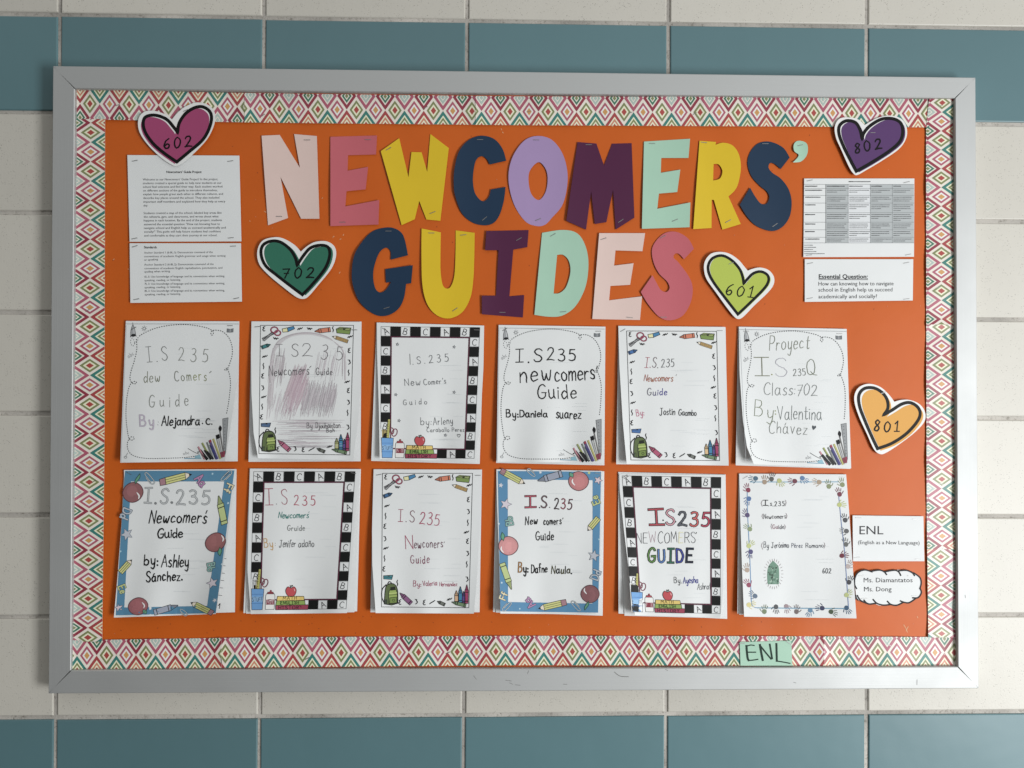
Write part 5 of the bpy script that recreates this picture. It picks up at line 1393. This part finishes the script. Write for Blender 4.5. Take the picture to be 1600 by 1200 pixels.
booklet('blue bordered booklet by Ashley with dark apples, first in the lower row', (170, 725), [(113, 45), (118, 120), (95, 450), (65, 850), (38, 1152)], [(955, 38), (918, 350), (882, 620), (842, 850), (802, 1125)], [[(115, 45), (957, 40), (945, 1112), (60, 1138)]],
        apple_border, APP_CORNERS, [(802, 1118), (52, 1135), (122, 52), (942, 48)], dict(blue=(70, 132, 166), apples=((162, 92, 98), (152, 92, 92), (146, 90, 92))), [(150, 70, .5), (885, 80, -.8)],
        [H_('I.S.', 268, 288, 475, 292, 112, (124, 126, 128), 15, .08, fill=[(190, 193, 194)], gap=.2), H_('235', 510, 300, 750, 298, 108, (124, 126, 128), 15, .04, fill=[(190, 193, 194)], gap=.2), H_('Newcomers', 302, 442, 730, 442, 92, (24, 24, 24), 11, .14, gap=.12), H_("'", 750, 430, 765, 425, 75, BLK, 9), H_('Guide', 366, 558, 552, 552, 74, (24, 24, 24), 11, .08, gap=.08), H_('by:', 265, 758, 365, 760, 80, (24, 24, 24), 11, .03), H_('Ashley', 395, 775, 596, 768, 88, (24, 24, 24), 11, .12, gap=.1), H_('Sánchez.', 282, 882, 550, 872, 74, (24, 24, 24), 11, .08, gap=.14)], bl=.004, cl=.001, cr=.013, extra=page_marks)

booklet('checker bordered booklet by Jenifer with red and teal title words', (370, 725), [(98, 35), (88, 400), (80, 800), (105, 1125)], [(925, 38), (892, 350), (862, 800), (826, 1118)], [[(98, 33), (930, 38), (902, 1105), (50, 1118)], [(99, 34), (927, 38), (882, 1112), (70, 1122)]],
        abc_border, [(0, 0), (10, 0), (10, 14), (0, 14)], [(125, 55), (890, 55), (822, 1088), (100, 1095)], None, [(150, 95, .4), (875, 68, .2)],
        [H_('I', 215, 302, 272, 300, 112, (178, 74, 100), 9), H_('.', 300, 300, 304, 300, 80, (80, 70, 74), 6), H_('S', 338, 303, 380, 302, 112, (164, 78, 98), 7), H_('235', 430, 304, 585, 312, 72, (184, 66, 92), 8, gap=.3), H_('Newcomers', 312, 406, 538, 404, 46, (52, 132, 124), 7.5, .12, gap=.1), H_("'", 545, 392, 552, 390, 34, (90, 140, 140), 5), H_('Gruide', 380, 500, 510, 500, 40, (96, 100, 98), 5.5, gap=.16), H_('By', 208, 628, 272, 624, 62, (206, 160, 92), 8), H_(':', 290, 614, 292, 614, 50, (150, 140, 130), 5), H_('Jenifer', 318, 626, 440, 624, 56, (62, 62, 66), 5.5, .1, gap=.12), H_('adaño', 462, 624, 578, 622, 58, (62, 62, 66), 5.5, .08, gap=.1)], bl=.006, cl=.004, cr=.009)

booklet('white booklet by Valeria with crimson handwriting and school supply border', (565, 725), [(90, 40), (78, 500), (80, 750), (105, 1118)], [(900, 42), (886, 500), (862, 900), (842, 1122)], [[(90, 38), (903, 42), (885, 1112), (66, 1112)]],
        supplies_border, SUP_CORNERS, SUP_CORNERS, SUP3, [(130, 80, -.2), (872, 85, 0)],
        [H_('I.S', 275, 435, 395, 438, 88, (150, 66, 92), 8, gap=.25, colors=[(160, 52, 84), (110, 90, 96), (128, 84, 96)]), H_('235', 435, 450, 578, 462, 88, (174, 46, 88), 8, gap=.14), H_('N', 332, 636, 388, 634, 98, (170, 48, 90), 8), H_('ewconers', 396, 630, 610, 626, 66, (110, 60, 82), 6.5, gap=.16), H_("'", 626, 612, 632, 610, 24, (90, 60, 72), 6), H_('Guide', 370, 746, 508, 744, 62, (140, 56, 88), 7, gap=.2), H_('By:', 388, 918, 446, 920, 40, (166, 56, 92), 6), H_('Valeria', 460, 916, 568, 910, 38, (166, 56, 92), 5.5, gap=.12), H_('Hernandez', 585, 916, 718, 916, 30, (166, 56, 92), 5, gap=.1)], bl=.006, cl=.005, cr=.005)

booklet('blue bordered booklet by Dafne with pink apples and black lettering', (760, 725), [(75, 40), (80, 300), (95, 700), (105, 1122)], [(868, 52), (860, 500), (842, 1000), (820, 1128)], [[(75, 40), (884, 55), (872, 1138), (50, 1110)], [(76, 41), (880, 55), (866, 1134), (72, 1114)]],
        apple_border, APP_CORNERS, APP_CORNERS, dict(blue=(72, 136, 178), apples=((186, 112, 112), (204, 134, 134), (140, 88, 92))), [(120, 68, .5), (835, 72, .2)],
        [H_('I', 290, 328, 372, 326, 88, BLK, 17, fill=[(192, 74, 96)]), H_('.', 398, 326, 402, 326, 60, BLK, 8), H_('S', 412, 332, 452, 330, 82, BLK, 12, .1, fill=[(120, 90, 96)]), H_('.', 476, 328, 480, 328, 60, BLK, 6), H_('235', 510, 334, 636, 338, 80, (60, 44, 48), 9, .06, gap=.16, fill=[(60, 44, 48), (170, 56, 84), (110, 60, 74)]), H_('New', 292, 455, 382, 450, 60, BLK, 8, .08), H_('comers', 430, 454, 562, 452, 56, BLK, 7.5, gap=.16), H_("'", 572, 440, 577, 440, 34, BLK, 6), H_('Guide', 372, 572, 504, 570, 66, BLK, 8, .03, gap=.14), H_('By:', 240, 812, 312, 812, 68, BLK, 10, .06, fill=[(190, 130, 50), (30, 30, 30), (30, 30, 30)]), H_('Dafne', 338, 816, 456, 812, 62, BLK, 9, .06, gap=.1), H_('Naula.', 488, 822, 640, 820, 58, BLK, 9, .1, gap=.12, colors=[(72, 70, 34), (30, 30, 30), (72, 70, 34), (30, 30, 30), (60, 58, 34), (30, 30, 30)])], bl=.006, cl=.006, cr=.006)

booklet('checker bordered booklet by Ayesha with rainbow outlined GUIDE lettering', (955, 725), [(60, 75), (64, 200), (96, 500), (132, 800), (178, 1135)], [(858, 82), (852, 500), (836, 1000), (818, 1152)], [[(52, 60), (858, 78), (870, 1162), (55, 1122)], [(56, 66), (858, 80), (862, 1158), (100, 1138)]],
        abc_border, [(0, 0), (10, 0), (10, 14), (0, 14)], [(80, 86), (825, 98), (820, 1125), (154, 1108)], None, [(105, 92, -.5), (115, 100, -.5)],
        [H_('I', 292, 462, 398, 458, 118, BLK, 22, fill=[(184, 62, 76)]), H_('.', 390, 424, 394, 424, 80, BLK, 9), H_('S', 415, 455, 474, 452, 106, BLK, 19, .05, fill=[(214, 150, 162)]), H_('.', 484, 436, 488, 436, 80, BLK, 9), H_('235', 505, 462, 728, 470, 106, BLK, 20, .02, gap=.16, fill=[(92, 96, 104), (206, 84, 84), (186, 46, 82)]), H_('NEWCOMERS', 194, 592, 632, 588, 82, (90, 90, 96), 5.5, colors=[(60, 60, 66), (70, 70, 76), (190, 160, 170), (70, 70, 76), (70, 70, 76), (76, 76, 82), (222, 214, 140), (70, 70, 76), (80, 80, 86)], gap=.12, lvl=2), H_("'", 648, 548, 653, 546, 34, BLK, 7), H_('GUIDE', 278, 732, 610, 738, 98, BLK, 20, gap=.18, fill=[(96, 142, 66), (76, 120, 186), (50, 110, 84), (52, 64, 160), (36, 44, 66)]), H_('By.', 472, 892, 528, 892, 44, (58, 58, 62), 6), H_('Ayesha', 540, 896, 652, 890, 46, (52, 56, 150), 7, .08, gap=.1), H_('Ashraf', 646, 944, 748, 940, 48, (84, 88, 92), 5, .12, gap=.1)], bl=.006, cl=.013, cr=.004)


def picture(I, _=None):
    rs = random.Random(11)
    I.poly(outline([(262, 902, 1), (258, 830), (268, 768), (302, 725, 1), (340, 765), (348, 820), (346, 902, 1)]), (104, 144, 122), 0)
    for _ in range(60):
        x, y = rs.uniform(268, 338), rs.uniform(765, 895)
        I.ell(x, y, rs.uniform(3, 9), rs.uniform(3, 8), rs.choice([(66, 92, 76), (82, 118, 98), (150, 178, 158), (54, 70, 60)]), 1, n=7)
    for k in range(26):
        a = k / 26 * 6.283; x, y = 305 + 60 * math.cos(a), 825 + 96 * math.sin(a)
        I.stroke([(x, y), (305 + 74 * math.cos(a), 825 + 114 * math.sin(a))], 3, (150, 140, 140))


booklet('white booklet bordered with small coloured handprints, last in the lower row', (1145, 725), [(48, 72), (56, 400), (70, 800), (85, 1145)], [(850, 78), (872, 350), (902, 800), (928, 1158)], [[(44, 72), (850, 80), (915, 1155), (34, 1122)], [(46, 72), (850, 80), (918, 1156), (48, 1130)]],
        hands_border, None, None, None, [(95, 100, -.5), (820, 100, .05)],
        [H_('{', 210, 315, 222, 315, 42, (130, 110, 116), 4), H_('I', 228, 312, 262, 312, 40, BLK, 8), H_('.s.235', 270, 314, 386, 316, 36, (44, 44, 50), 5.6, gap=.2), H_('}', 392, 315, 402, 315, 42, (130, 110, 116), 4), H_('{', 218, 412, 228, 412, 38, (130, 110, 116), 4), H_('Newcomers', 232, 410, 398, 408, 34, (52, 48, 56), 4.6, gap=.12), H_('}', 400, 410, 410, 410, 38, (130, 110, 116), 4), H_('{', 285, 488, 294, 488, 36, (130, 110, 116), 4), H_('Guide', 300, 486, 385, 486, 32, (140, 70, 92), 5, gap=.12, colors=[(140, 60, 88), (130, 66, 90), (96, 70, 90), (70, 66, 74), (70, 66, 74)]), H_('}', 388, 488, 398, 488, 36, (130, 110, 116), 4), H_('{', 214, 638, 226, 638, 46, (130, 110, 116), 4), H_('By;', 232, 628, 278, 630, 44, (50, 54, 66), 4.6), H_('Jerónimo', 290, 630, 420, 626, 44, (50, 54, 66), 4.6, gap=.12), H_('Pérez', 442, 628, 524, 628, 34, (50, 60, 90), 4.6), H_('Romano', 548, 628, 680, 626, 34, (50, 54, 66), 4.6, gap=.12), H_('}', 684, 632, 694, 632, 44, (130, 110, 116), 4), H_('602', 674, 818, 738, 820, 38, (66, 68, 74), 6), (picture, (None,))], bl=.006, cl=.002, cr=.006)
